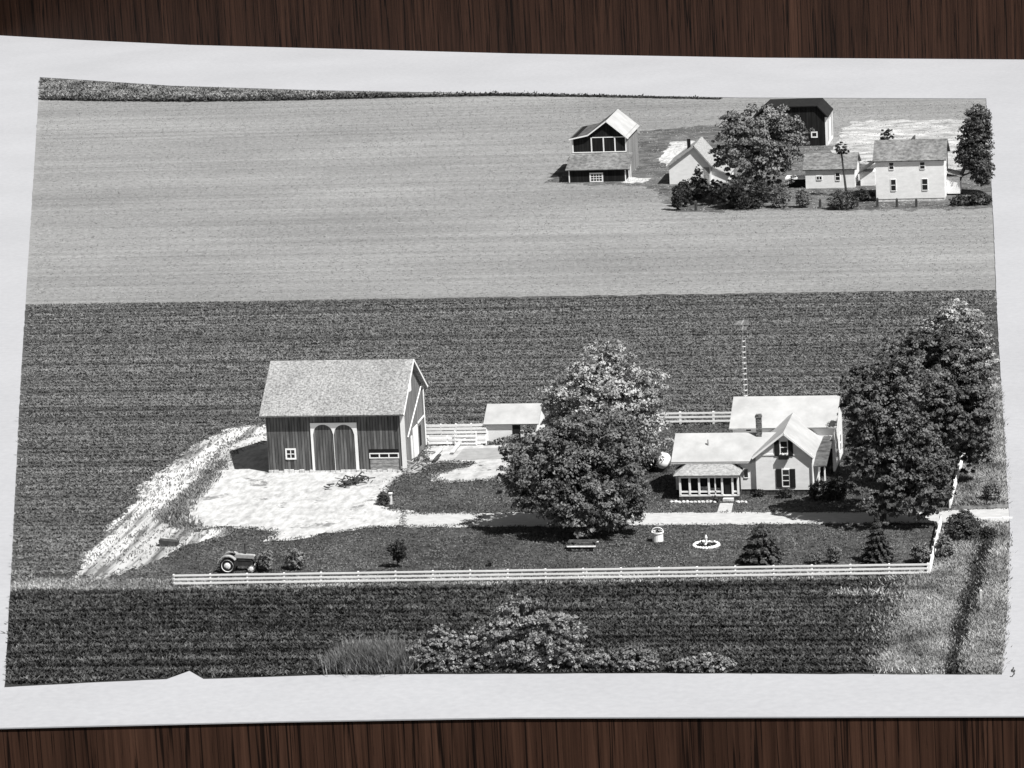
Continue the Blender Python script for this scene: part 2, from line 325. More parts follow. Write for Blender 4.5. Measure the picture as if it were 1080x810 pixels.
# ------------------------------------------------------------------ ground sheets
def chaikin(p, n=2):
    for _ in range(n):
        q = []
        for i in range(len(p)):
            a, b = p[i], p[(i+1) % len(p)]; q += [(a[0]*.75+b[0]*.25, a[1]*.75+b[1]*.25), (a[0]*.25+b[0]*.75, a[1]*.25+b[1]*.75)]
        p = q
    return p
def dens(p, step, jit, wob=0.0):
    out = []
    for i in range(len(p)):
        a, b = Vector(p[i]), Vector(p[(i+1) % len(p)]); n = max(1, int((b-a).length/step))
        for k in range(n):
            q = a+(b-a)*k/n
            if wob: v = mnoise.noise_vector(Vector((q.x*.45, q.y*.3, 3)))+mnoise.noise_vector(Vector((q.x*1.3, q.y*.9, 9)))*.5; q = q+Vector((v.x*wob, v.y*wob*1.6))
            out.append((q.x+random.gauss(0, jit), q.y+random.gauss(0, jit)*1.6))
    return out
def gpoly(px): return [tuple(G(*q)[:2]) for q in px]
def sheet(name, px, m, z, jit=0.0, step=0.6, smooth=0, wob=0.0):
    w = gpoly(px)
    if smooth: w = chaikin(w, smooth)
    if jit: w = dens(w, step, jit, wob)
    n = len(w); z *= 0.35
    vv, _, ff, *_r = delaunay_2d_cdt([Vector(q[:2]) for q in w], [], [list(range(n))], 1, 1e-5)
    me = bpy.data.meshes.new(name); me.from_pydata([(q.x, q.y, z) for q in vv], [], [list(q) for q in ff])
    bm = bmesh.new(); bm.from_mesh(me)
    for f in bm.faces:
        if f.normal.z < 0: f.normal_flip()
    bm.to_mesh(me); bm.free(); me.materials.append(m)
    o = bpy.data.objects.new(name, me); COL.objects.link(o); return tag(o, kind='structure')
def inside(P, poly):
    x, y = P[:, 0], P[:, 1]; r = np.zeros(len(P), bool); n = len(poly)
    for i in range(n):
        (x0, y0), (x1, y1) = poly[i], poly[(i+1) % n]
        if y0 == y1: continue
        c = ((y0 > y) != (y1 > y)) & (x < (x1-x0)*(y-y0)/(y1-y0)+x0); r ^= c
    return r
def scatter(px, n, holes=(), row=0.0, rowj=0.1, tilt=0.0):
    w = np.array(gpoly(px)); lo, hi = w.min(0), w.max(0); out = []; tot = 0
    while tot < n:
        P = RNG.uniform(lo, hi, (n, 2))
        if row:
            off = P[:, 0]*tilt; P[:, 1] = np.round((P[:, 1]-off)/row)*row+off+RNG.normal(0, rowj, n)
        k = inside(P, [tuple(q) for q in w])
        k &= inside(P, INS)
        for h in holes: k &= ~inside(P, gpoly(h))
        out.append(P[k]); tot += k.sum()
        if k.sum() == 0: break
    return np.concatenate(out)[:n]
def tufts(name, P, m, h, w, blades=3, spread=0.15, lean=0.5, label=None, cat=None):
    n = len(P); P = np.repeat(P, blades, 0); k = len(P)
    hh = h*RNG.uniform(0.5, 1.35, (k, 1)); a = RNG.uniform(0, 2*pi, k)
    base = np.c_[P+RNG.normal(0, spread, (k, 2)), np.zeros(k)]
    dx = np.c_[np.cos(a), np.sin(a), np.zeros(k)]*w*RNG.uniform(0.6, 1.3, (k, 1))*0.5
    ln = np.c_[RNG.normal(0, lean, (k, 2)), np.ones(k)]*hh
    mid = base+ln*0.55
    co = np.stack([base-dx*0.4, mid-dx, base+ln, mid+dx], 1).reshape(-1, 3)
    o = npmesh(name, co, k, m); tag(o, label, cat, kind='stuff'); return o

IN = [(42, 82), (180, 91), (340, 96), (520, 99), (780, 103.5), (1040, 104.5), (1044, 165), (1048, 240), (1052, 340), (1058, 440), (1065, 560), (1062, 650), (1056, 713), (700, 711.5), (350, 713), (215, 717.5), (200, 709), (176, 717.5), (5, 726), (12, 600), (22, 400), (32, 240)]
OUTT = [(-10, 39), (0, 38), (90, 43), (200, 48), (540, 57), (800, 61.5), (1080, 63.5), (1093, 64)]
OUTB = [(1091, 756.5), (1080, 756.5), (760, 757.5), (540, 758), (300, 762), (0, 769), (-12, 769.5)]
sheet('ground', OUTT+OUTB, M['pale_field'], 0.0)
DARK = [(24.5, 321), (300, 317), (600, 312), (1051, 305.5), (1058, 440), (1062, 720), (4, 728), (14, 560)]
sheet('dark_field', DARK, M['dark_field'], 0.02, 0.12, 0.8)
FRONT = [(6, 622), (183, 622), (600, 615), (940, 611), (958, 611), (952, 645), (942, 680), (932, 716), (4, 728)]
sheet('front_field', FRONT, M['front_field'], 0.04, 0.25, 0.8)
STRIP = [(10, 611), (100, 611), (183, 612), (600, 606), (990, 602), (990, 610), (600, 617), (183, 622), (8, 624)]
LAWN = [(95, 611), (140, 603), (168, 594), (190, 578), (240, 560), (300, 548), (400, 505), (452, 470), (520, 462), (590, 449), (690, 446), (770, 446), (900, 447), (1000, 470), (1018, 480), (1005, 530), (992, 560), (981, 606), (600, 609), (183, 615), (120, 614)]
sheet('lawn', LAWN, M['lawn'], 0.06, 0.12, 0.4)
sheet('grass_strip', STRIP, M['strip'], 0.08, 0.25, 0.5)
VERGE = [(979, 607), (962, 612), (955, 640), (945, 670), (932, 716), (1060, 718), (1068, 560), (1058, 410), (1030, 400), (1018, 478), (1004, 532), (995, 556)]
sheet('verge', VERGE, M['verge'], 0.10, 0.3, 0.5, 0, 1.2)
sheet('ditch', [(1032, 560), (1048, 562), (1045, 580), (1042, 592), (1036, 604), (1039, 616), (1031, 628), (1029, 645), (1020, 654), (1023, 672), (1012, 690), (1015, 714), (996, 714), (999, 700), (1005, 684), (1001, 668), (1013, 650), (1010, 636), (1021, 622), (1022, 608), (1028, 590)], M['ditch'], 0.12, 0.25, 0.5)
YARD = [(300, 497), (302, 458), (270, 459), (236, 470), (224, 488), (210, 507), (195, 525), (184, 541), (186, 551), (222, 558), (246, 556), (268, 558), (292, 560), (290, 566), (281, 571), (286, 572), (305, 569), (328, 567), (367, 560), (393, 556), (440, 556), (480, 556), (510, 548), (500, 541), (440, 543), (415, 539), (402, 530), (409, 514), (418, 505), (430, 500), (427, 496)]
TRACK = [(74, 608), (82, 592), (112, 566), (128, 544), (142, 524), (168, 499), (200, 473), (240, 452), (283, 447), (290, 466), (256, 470), (240, 482), (224, 502), (204, 522), (184, 540), (176, 553), (190, 559), (215, 558), (245, 560), (243, 565), (220, 571), (190, 578), (184, 585), (168, 595), (130, 604), (95, 610)]
sheet('dirt_track', TRACK, M['track'], 0.14, 0.15, 0.3, 1, 1.1)
sheet('farmyard', YARD, M['gravel'], 0.16, 0.08, 0.3, 1, .7)
BYARD = [(446, 470), (500, 468), (548, 468), (545, 490), (530, 505), (478, 510), (452, 505), (470, 498), (503, 489), (478, 487), (446, 491)]
sheet('barnyard', BYARD, M['barnyard'], 0.14, 0.08, 0.3, 1, .8)
sheet('concrete_pad', [(489, 474), (548, 472), (546, 484), (478, 486)], M['pad'], 0.18)
DRIVE = [(425, 543), (480, 542), (560, 541.5), (700, 541.5), (760, 541), (850, 541), (985, 541), (1000, 539), (1070, 536.5), (1072, 551), (1030, 552), (990, 552), (900, 553), (760, 554), (650, 555), (560, 556), (425, 557)]
sheet('driveway', DRIVE, M['drive'], 0.20, 0.05, 0.35, 0, .18)
PATH = [(759.5, 531.5), (773.5, 531.5), (771, 542.5), (756, 542.5)]
sheet('footpath', PATH, M['drive'], 0.22)
sheet('far_yard', [(574, 193), (592, 178), (604, 160), (640, 148), (680, 138), (752, 132), (800, 130), (860, 150), (900, 160), (1047, 165), (1050, 219), (960, 222), (840, 221), (716, 223), (700, 214), (690, 198), (640, 195)], M['far_lawn'], 0.03, 0.4, 1.0)
sheet('far_pasture', [(876, 160), (895, 128), (960, 127), (1045, 126), (1047, 176), (1000, 180), (925, 176), (905, 168)], M['pasture'], 0.05, 0.4, 1.0)
sheet('far_gravel', [(694, 167), (708, 150), (735, 147), (738, 154), (712, 172), (700, 175)], M['gravel'], 0.07, 0.3, 0.8)
sheet('far_path', [(655, 193), (662, 187), (686, 188), (684, 192), (664, 194)], M['gravel'], 0.07, 0.2, 0.8)
sheet('far_rough_grass', [(38, 100), (200, 103), (340, 101), (520, 96.5), (700, 100), (700, 90), (300, 85), (30, 74)], M['far_lawn'], 0.04, 0.3, 1.0)
# ---- the white margin of the print and the table it lies on
mb = MB()
inn = gpoly(IN); ii = dens(inn, 1.5, 0.02)
bm = bmesh.new()
outw = gpoly(OUTT+OUTB)
def loop(pts, z): return [bm.verts.new((x, y, z)) for x, y in pts]
ZB = 0.10
vo, vi = loop(outw, ZB), loop(ii, ZB)
es = [bm.edges.new((L[i], L[(i+1) % len(L)])) for L in (vo, vi) for i in range(len(L))]
bmesh.ops.triangle_fill(bm, use_beauty=True, use_dissolve=False, edges=es)
top = list(bm.faces)
# keep only faces outside the picture
for f in top:
    c = f.calc_center_median()
    if inside(np.array([[c.x, c.y]]), inn)[0]: bm.faces.remove(f)
r = bmesh.ops.extrude_face_region(bm, geom=list(bm.faces))
for v in r['geom']:
    if isinstance(v, bmesh.types.BMVert): v.co.z = 0.002
bmesh.ops.recalc_face_normals(bm, faces=bm.faces)
me = bpy.data.meshes.new('print_margin'); bm.to_mesh(me); bm.free(); me.materials.append(M['paper'])
o = bpy.data.objects.new('print_margin', me); COL.objects.link(o)
tag(o, 'white paper margin around the black and white farm print', 'paper margin')
mk = MB(); q0 = [(1068.9, 703.6), (1068.7, 705.2), (1067.2, 706.2), (1066.6, 707.6), (1067.6, 708.9), (1069.6, 708.8), (1070.3, 707.3), (1069.3, 706.2), (1067.9, 706.9), (1069.6, 709.6), (1069.4, 711.4), (1068.2, 712.3), (1067.6, 713.6), (1066.2, 713.9), (1065.5, 713.0)]
q0 = [G(*q, .105) for q in q0]
for a, b in zip(q0[:-1], q0[1:]): mk.beam(a, b, .09, .012)
tag(mk.build('pencil_mark', M['iron'], loc=tuple(q0[0])), 'tiny dark handwritten squiggle on the white margin at the lower right corner', 'handwriting')
mb = MB()
back = [Vector(G(*q)) for q in [(-420, 24)]+OUTT[1:-1]+[(1500, 66)]]; frt = [Vector(G(*q)) for q in [(1500, 753)]+OUTB[1:-1]+[(-420, 780)]]
def wallstrip(mb, pts, z0, z1, dy):
    n = len(pts)
    vs = [(p.x, p.y, z0) for p in pts]+[(p.x, p.y, z1) for p in pts]+[(p.x, p.y+dy, z0) for p in pts]+[(p.x, p.y+dy, z1) for p in pts]
    fs = []
    for i in range(n-1): fs += [(i, i+1, n+i+1, n+i), (2*n+i, 3*n+i, 3*n+i+1, 2*n+i+1), (n+i, n+i+1, 3*n+i+1, 3*n+i), (i, 2*n+i, 2*n+i+1, i+1)]
    fs += [(0, n, 3*n, 2*n), (n-1, 2*n+n-1, 3*n+n-1, n+n-1)]
    mb.add(vs, fs)
wallstrip(mb, back, -7.0, 16.0, 3.0)
wallstrip(mb, [p+Vector((0, 0.12, 0)) for p in frt], -7.0, -0.03, 3.0)
mb.prism([(p.x, p.y) for p in back]+[(p.x, p.y+.13) for p in frt], 'z', -1.2, -.04)
o = mb.build('wooden_table', M['table']); tag(o, 'dark brown wooden table with vertical grain above and below the white print margin', 'table')

INS = gpoly([(540+(x-540)*.991, 405+(y-405)*.991) for x, y in IN])
# ------------------------------------------------------------------ building helpers
def gable_x(mb, x0, x1, yf, yb, ze, zr, ovf=0.35, ovx=0.4, th=0.16, zeb=None):    # ridge along X
    ym = (yf+yb)/2; k = (zr-ze)/(ym-yf); zl = ze-k*ovf
    mb.slab([(x0-ovx, yf-ovf, zl), (x1+ovx, yf-ovf, zl), (x1+ovx, ym, zr), (x0-ovx, ym, zr)], th)
    mb.slab([(x0-ovx, yb+ovf, zl), (x1+ovx, yb+ovf, zl), (x1+ovx, ym+.004, zr-.003), (x0-ovx, ym+.004, zr-.003)], th)
    return mb
def gable_y(mb, x0, x1, yf, yb, ze, zr, ovx=0.35, ovy=0.35, th=0.16, xm=None, yback=None):      # ridge along Y
    xm = (x0+x1)/2 if xm is None else xm; kl = (zr-ze)/(xm-x0); kr = (zr-ze)/(x1-xm)
    mb.slab([(x0-ovx, yf-ovy, ze-kl*ovx), (x0-ovx, yb, ze-kl*ovx), (xm, yb, zr), (xm, yf-ovy, zr)], th)
    mb.slab([(x1+ovx, yf-ovy, ze-kr*ovx), (x1+ovx, yb, ze-kr*ovx), (xm+.004, yb, zr-.003), (xm+.004, yf-ovy, zr-.003)], th)
    return mb
def window(parent, px0, px1, py0, py1, Y, nx=1, ny=2, fw=0.12, proud=0.05, fm=None, label=None):
    a, b = W(px0, py1, Y), W(px1, py0, Y); x0, x1, z0, z1 = a.x, b.x, a.z, b.z
    return window_w(parent, x0, x1, z0, z1, Y, nx, ny, fw, proud, fm)
def window_w(parent, x0, x1, z0, z1, Y, nx=1, ny=2, fw=0.12, proud=0.05, fm=None):
    mb = MB(); ya, yb = Y-proud, Y+0.02
    mb.box(x0-fw, x0, ya, yb, z0-fw, z1+fw).box(x1, x1+fw, ya, yb, z0-fw, z1+fw).box(x0, x1, ya, yb, z1, z1+fw).box(x0, x1, ya-.03, yb, z0-fw, z0)
    for i in range(1, nx): xx = x0+(x1-x0)*i/nx; mb.box(xx-.035, xx+.035, ya+.01, yb, z0, z1)
    for i in range(1, ny): zz = z0+(z1-z0)*i/ny; mb.box(x0, x1, ya+.013, yb, zz-.035, zz+.035)
    w = mb.build('window', fm or M['white'], parent)
    MB().box(x0, x1, Y-.02, Y+.01, z0, z1).build('pane', M['glass'], w)
    return w
def window_side(parent, X, y0, y1, z0, z1, fw=0.1):                  # on a wall facing +X
    mb = MB(); mb.box(X-.02, X+.05, y0-fw, y0, z0-fw, z1+fw).box(X-.02, X+.05, y1, y1+fw, z0-fw, z1+fw).box(X-.02, X+.05, y0, y1, z1, z1+fw).box(X-.02, X+.07, y0, y1, z0-fw, z0).box(X-.02, X+.04, y0, y1, (z0+z1)/2-.04, (z0+z1)/2+.04)
    w = mb.build('window', M['white'], parent); MB().box(X-.01, X+.02, y0, y1, z0, z1).build('pane', M['glass'], w); return w
def panel(px0, px1, py0, py1, Y): a, b = W(px0, py1, Y), W(px1, py0, Y); return a.x, b.x, a.z, b.z

# ------------------------------------------------------------------ the near barn
Yb = G(283, 499).y; D = 10.0; x0, x1 = WX(282, 470, Yb), WX(424, 470, Yb); Ym = Yb+D/2
ze = WZ(350, 431.5, Yb); zr = WZ(437, 378.5, Ym)
barn = thing('barn', 'big dark timber barn with pale shingled gable roof and white arched doors', 'barn', ((x0+x1)/2, Yb, 0))
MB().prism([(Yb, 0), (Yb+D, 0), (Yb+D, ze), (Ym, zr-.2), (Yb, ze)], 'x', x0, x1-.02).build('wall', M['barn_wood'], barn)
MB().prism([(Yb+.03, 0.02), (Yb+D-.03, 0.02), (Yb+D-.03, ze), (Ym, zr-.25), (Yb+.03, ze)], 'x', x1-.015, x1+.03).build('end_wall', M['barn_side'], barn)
mb = MB(); gable_x(mb, x0, x1, Yb, Yb+D, ze, zr, 0.62, 0.45, 0.18); mb.build('roof', M['shingle'], barn)
# white bargeboards on the right gable
k = (zr-ze)/(Ym-Yb); mb = MB()
xe = x1+.47
mb.beam((xe, Yb-.62, ze-.62*k-.1), (xe, Ym, zr-.1), .05, .2).beam((xe, Yb+D+.36, ze-.36*k-.1), (xe, Ym, zr-.1), .05, .2); mb.build('bargeboard', M['white'], barn)
mb = MB(); mb.box(x1-.05, x1+.36, Yb-.07, Yb-.005, 0.05, ze-.2); mb.build('corner_board', M['white'], barn)
mb = MB()
for i in range(26):
    xx = x0+(x1-x0)*i/26; mb.box(xx, xx+.42, Yb-.12-random.uniform(0, .06), Yb+.1, 0, random.uniform(.18, .34))
mb.build('foundation', M['stone'], barn)
# arched doors
fx0, fx1, fz0, fz1 = panel(330.3, 376, 445.5, 495, Yb)
fr = MB(); arcs = [panel(a, b, 447.5, 494, Yb) for a, b in ((332.6, 351.0), (354.4, 373.2))]
fya, fyb = Yb-.11, Yb-.01
edges = [fx0, arcs[0][0], arcs[0][1], arcs[1][0], arcs[1][1], fx1]
for q in (0, 2, 4): fr.box(edges[q], edges[q+1], fya, fyb, .1, fz1)
for ax0, ax1, az0, az1 in arcs:
    rr = (ax1-ax0)/2; cx = (ax0+ax1)/2; n = 14
    for i in range(n):                       # the white spandrel over each arch, in upright slivers
        xa, xb = ax0+(ax1-ax0)*i/n, ax0+(ax1-ax0)*(i+1)/n
        za, zb = [az1-rr+sqrt(max(0, rr*rr-(x-cx)**2)) for x in (xa, xb)]
        fr.prism([(xa, za), (xb, zb), (xb, fz1), (xa, fz1)], 'y', fya+.002, fyb)
    MB().box(ax0, ax1, Yb-.05, Yb-.012, .15, az1+.02).build('door', M['barn_wood'], barn)
fr.build('door_frame', M['white'], barn)
window(barn, 303, 310.5, 474.5, 483, Yb, 2, 2, .14)
# low drive-in door at the right
dx0, dx1, dz0, dz1 = panel(390.5, 420.5, 473.5, 495, Yb)
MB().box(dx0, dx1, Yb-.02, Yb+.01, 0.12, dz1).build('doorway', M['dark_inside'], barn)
mb = MB(); zz = dz0+(dz1-dz0)*.62
mb.box(dx0, dx1, Yb-.07, Yb-.025, zz+.27, zz+.36).box(dx0, dx1, Yb-.07, Yb-.025, zz-.14, zz-.05)
for i in range(4): xx = dx0+(dx1-dx0-.1)*i/3; mb.box(xx, xx+.1, Yb-.068, Yb-.027, zz-.05, zz+.27)
d = mb.build('garage_door', M['white'], barn)
mb = MB()
for i in range(3): mb.box(dx0+.05, dx1-.05, Yb-.06, Yb-.03, 0.15+i*.36, 0.15+i*.36+.32)
mb.build('door_panel', M['grey_wood'], d)
# right end wall
MB().box(x1+.03, x1+.07, Yb+4.2, Yb+5.0, ze+.55, ze+1.6).build('loft_hatch', M['white'], barn)
MB().box(x1+.03, x1+.10, Yb+4.6, Yb+6.6, .1, 2.9).box(x1+.03, x1+.09, Yb+3.6, Yb+4.2, .1, 2.4).build('sliding_door', M['white'], barn)
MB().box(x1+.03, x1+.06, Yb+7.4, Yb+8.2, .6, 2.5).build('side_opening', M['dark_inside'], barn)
mb = MB(); mb.bar((x1+.1, Yb+9.6, ze+.3), (x1+.1, Yb+2.2, 2.7), .055).bar((x1+.12, Yb+9.75, ze+.1), (x1+.12, Yb+9.75, .2), .07).beam((x1+.1, Yb+9.6, 3.0), (x1+.1, Yb+6.8, 2.95), .06, .16); mb.build('downpipe', M['white'], barn)

# ------------------------------------------------------------------ shed and pens
Ys = G(513, 466).y; sx0, sx1 = WX(513.3, 455, Ys), WX(566, 455, Ys); se = WZ(540, 445, Ys); sd = 4.4; sr = WZ(540, 425.6, Ys+sd/2)
shed = thing('shed', 'small white shed with white roof and one dark door behind the big trees', 'shed', ((sx0+sx1)/2, Ys, 0))
MB().prism([(Ys, 0), (Ys+sd, 0), (Ys+sd, se), (Ys+sd/2, sr-.15), (Ys, se)], 'x', sx0, sx1).build('wall', M['siding'], shed)
mb = MB(); gable_x(mb, sx0, sx1, Ys, Ys+sd, se, sr, .25, .25, .12); mb.build('roof', M['white_roof'], shed)
a, b, c, d = panel(541, 548.5, 447.5, 462, Ys); MB().box(a, b, Ys-.04, Ys+.01, .1, d).build('door', M['dark_paint'], shed)
def fence(name, label, pts, nper, heights, rh=0.16, ph=1.15, pw=0.13, proud=0.09, pm=None, rm=None, group=None, cat='fence'):
    """pts: world xy of the posts, in order"""
    t = thing(name, label, cat, (pts[0][0], pts[0][1], 0), group)
    for x, y in pts: MB().box(x-pw/2, x+pw/2, y-pw/2, y+pw/2, -.05, ph).build('post', pm or M['white'], t)
    for h in heights:
        mb = MB()
        for (xa, ya), (xb, yb) in zip(pts[:-1], pts[1:]):
            d = Vector((xb-xa, yb-ya, 0)); nrm = Vector((d.y, -d.x, 0)).normalized()*proud
            s = d.normalized()*0.008
            mb.beam(Vector((xa, ya, h))+nrm+s, Vector((xb, yb, h+random.uniform(-.015, .015)))+nrm-s, .05, rh)
        mb.build('rail', rm or M['white'], t)
    return t
def along(a, b, n): a, b = G(*a), G(*b); return [((a+(b-a)*i/n).x, (a+(b-a)*i/n).y) for i in range(n+1)]
fence('rail_fence', 'long white three rail fence running across the front of the lawn', along((184, 619.5), (979, 608), 20), 3, (0.36, 0.69, 1.02), 0.145, 1.12, group='white board fences')
fence('rail_fence', 'short white rail fence at the right end of the lawn, running back to the driveway', along((980, 608), (992, 556), 6), 3, (0.34, 0.66, 1.0), 0.2, 1.1, group='white board fences')
fence('rail_fence', 'white rail fence beyond the driveway, beside the pale grass bank', along((1002, 536), (1018, 478), 7), 3, (0.34, 0.66, 1.0), 0.2, 1.1, group='white board fences')
fence('rail_fence', 'white rail fence behind the lawn, between the big trees and the rear of the house', along((683, 448.5), (788, 447), 3), 3, (0.35, 0.75, 1.12), 0.16, 1.25, pw=.2, group='white board fences')
fence('pen_fence', 'tall white board fence of five boards between the barn and the shed', along((450, 467), (514, 466), 4), 5, (0.25, 0.62, 0.98, 1.32, 1.64), 0.24, 1.8, group='cattle pen fences', rm=M['white'])
fence('pen_fence', 'weathered white low board fence standing in front of the taller pen fence', along((452, 470.5), (513, 469.5), 3), 2, (0.3, 0.75), 0.2, 1.0, group='cattle pen fences')
a = G(481, 470); gt = thing('gate', 'white gate panel hung in the pen fence beside the barn', 'gate', (a.x, a.y, 0))
mb = MB()
for h in (.25, .6, .95, 1.3): mb.box(a.x, a.x+2.0, a.y-.32, a.y-.28, h-.07, h+.07)
mb.build('gate_rails', M['white'], gt)
MB().beam((a.x+.05, a.y-.25, .2), (a.x+1.95, a.y-.25, 1.35), .04, .12).box(a.x-.06, a.x+.06, a.y-.3, a.y-.2, 0, 1.5).box(a.x+1.94, a.x+2.06, a.y-.3, a.y-.2, 0.1, 1.4).build('brace', M['white'], gt)

# ------------------------------------------------------------------ the near farmhouse
Yh = G(835, 522.5).y
house = thing('farmhouse', 'white farmhouse with front gable, dark shutters, screened porch and white roofs', 'house', (WX(824, 500, Yh), Yh, 0))
gx0, gx1 = WX(797.5, 500, Yh), WX(856.5, 500, Yh); gxm = (gx0+gx1)/2+.1; gze = WZ(854, 478.5, Yh); gzr = WZ(824.5, 455.5, Yh)
Yr = G(879, 503).y; rd = 7.0; rx0, rx1 = WX(773.5, 470, Yr), WX(880, 470, Yr); rze = WZ(830, 448.5, Yr); rzr = WZ(830, 417.6, Yr+rd/2)
Yl = Yh+.35; ld = 6.0; lx0 = WX(712.5, 500, Yl); lze = WZ(755, 484, Yl); lzr = WZ(755, 456.5, Yl+ld/2)
fl = .5                                       # foundation
MB().prism([(gx0, fl), (gx1, fl), (gx1, gze), (gxm, gzr-.15), (gx0, gze)], 'y', Yh, Yr+.5).build('wall', M['siding'], house)
MB().prism([(Yl, fl), (Yl+ld, fl), (Yl+ld, lze), (Yl+ld/2, lzr-.15), (Yl, lze)], 'x', lx0, gx0+.4).build('wall', M['siding'], house)
MB().prism([(Yr, fl), (Yr+rd, fl), (Yr+rd, rze), (Yr+rd/2, rzr-.15), (Yr, rze)], 'x', rx0, rx1).build('wall', M['siding'], house)
MB().box(gx0+.05, gx1-.05, Yh+.06, Yr+.4, 0, fl).box(lx0+.05, gx0, Yl+.06, Yl+ld-.05, 0, fl-.01).box(rx0+.05, rx1-.05, Yr+.06, Yr+rd-.05, 0, fl-.02).build('foundation', M['dark_wood'], house)
mb = MB(); gable_y(mb, gx0, gx1, Yh, Yr+1.0, gze, gzr, .28, .3, .14, xm=gxm); mb.build('roof', M['white_roof'], house)
mb = MB(); gable_x(mb, lx0, gxm, Yl, Yl+ld, lze, lzr, .32, .0, .14); mb.v = [(x-(.3 if x < lx0+.01 else 0), y, z) for x, y, z in mb.v]; mb.build('roof', M['white_roof'], house)
mb = MB(); gable_x(mb, rx0, rx1, Yr, Yr+rd, rze, rzr, .3, .28, .14); mb.build('roof', M['white_roof'], house)
# trim: bargeboards and a belt board across the gable
kl, kr = (gzr-gze)/(gxm-gx0), (gzr-gze)/(gx1-gxm); mb = MB()
mb.beam((gx0-.28, Yh-.32, gze-.28*kl-.1), (gxm, Yh-.32, gzr-.1), .04, .16).beam((gx1+.28, Yh-.32, gze-.28*kr-.1), (gxm, Yh-.32, gzr-.1), .04, .16)
mb.box(gx0, gx1+.03, Yh-.06, Yh+.01, gze-.12, gze+.02).box(gx1-.14, gx1+.04, Yh-.05, Yh+.01, fl, gze-.14).build('trim', M['white'], house)
def shutters(px, py0, py1, Y):
    for a, b in px: q = panel(a, b, py0, py1, Y); MB().box(q[0], q[1], Y-.07, Y-.005, q[2], q[3]).build('shutter', M['dark_paint'], house)
window(house, 823.6, 830, 465.5, 478, Yh, 1, 2, .08); shutters(((816.9, 821.5), (831.6, 836)), 464.3, 481, Yh)
q = panel(821.5, 832, 479.3, 484, Yh); fb = MB().box(q[0], q[1], Yh-.35, Yh-.08, q[2]+.02, q[3]).build('flower_box', M['dark_paint'], house)
mb = MB()
for i in range(9): mb.ball((q[0]+(q[1]-q[0])*random.uniform(.1, .9), Yh-.22+random.uniform(-.08, .08), q[3]+random.uniform(0, .15)), .07, 6, 4)
mb.build('flowers', M['flower'], fb)
window(house, 826, 832, 495.5, 512.5, Yh, 1, 3, .08); shutters(((819.1, 824.2), (833.4, 838.6)), 494.5, 514, Yh)
window(house, 785, 788.6, 494.5, 503.5, Yl, 1, 1, .05)
for a, b, y, z in ((lx0-.3, gx0-.35, Yl-.40, lze-.33), (rx0-.28, gx0-.3, Yr-.38, rze-.24), (gx1+.9, rx1+.25, Yr-.38, rze-.24)):
    MB().box(a, b, y-.06, y+.05, z, z+.1).build('gutter', M['steel'], house)
MB().bar((gx1+.02, Yh-.12, gze-.2), (gx1+.02, Yh-.12, .15), .05).build('downpipe', M['steel'], house)
# chimney
a = W(800.7, 458, Yl+ld/2-.3); b = W(800.7, 437, Yl+ld/2-.3)
ch = MB().box(a.x-.24, a.x+.24, a.y-.22, a.y+.26, a.z-.8, b.z).build('chimney', M['brick'], house); MB().box(a.x-.29, a.x+.29, a.y-.27, a.y+.31, b.z-.28, b.z-.1).build('chimney_cap', M['brick'], ch)
# porch
Yp = G(745, 527.5).y; px0, px1 = WX(716.5, 515, Yp), WX(779, 515, Yp); pe = WZ(745, 500.5, Yp); pt = WZ(747, 486.5, Yl-.02)
tx0, tx1 = WX(727, 487, Yl), WX(769, 486, Yl)
PE = [(px0-.45, Yp-.35, pe), (px1+.2, Yp-.35, pe), (tx1, Yl-.02, pt), (tx0, Yl-.02, pt)]
mb = MB().slab(PE, .12).slab([(px0-.45, Yp-.35, pe-.003), (tx0, Yl-.02, pt-.003), (px0-.45, Yl-.02, pe)], .1).slab([(px1+.2, Yp-.35, pe-.003), (tx1, Yl-.02, pt-.003), (px1+.2, Yl-.02, pe)], .1)
mb.build('porch_roof', M['porch_shingle'], house)
MB().beam((px0-.48, Yl-.3, pe+.12), (tx0, Yl-.06, pt+.1), .06, .12).build('flashing', M['dark_paint'], house); MB().beam((tx1, Yl-.06, pt+.1), (px1+.23, Yl-.3, pe+.12), .06, .12).build('flashing', M['dark_paint'], house)
MB().box(px0-.05, px1+.05, Yp-.05, Yl-.01, .05, .42).build('porch_floor', M['dark_wood'], house)
MB().box(px0-.02, px1+.05, Yp-.06, Yp+.06, pe-.3, pe-.12).box(px0-.02, px1+.05, Yp-.07, Yp+.05, .36, .5).build('porch_beam', M['white'], house)
for a in (717.5, 727.6, 737.6, 747.8, 761.8, 772.8, 778.6):
    c = W(a, 515, Yp); MB().box(c.x-.085, c.x+.085, Yp-.09, Yp+.07, .5, pe-.3).build('porch_post', M['white'], house)
for a in (754.5,):
    c = W(a, 515, Yp); MB().box(c.x-.05, c.x+.05, Yp-.05, Yp+.04, .5, pe-.3).build('porch_post', M['white'], house)
c0, c1, c2, c3 = WX(717.5, 515, Yp), WX(761.8, 515, Yp), WX(772.8, 515, Yp), WX(778.6, 515, Yp); zr_ = WZ(745, 518.5, Yp)
MB().box(c0, c1, Yp-.05, Yp+.03, zr_-.07, zr_+.07).box(c2, c3, Yp-.05, Yp+.03, zr_-.07, zr_+.07).build('porch_rail', M['white'], house)
MB().box(px0+.02, px1-.02, Yp+.5, Yl-.02, .44, pe-.35).build('porch_interior', M['dark_inside'], house)
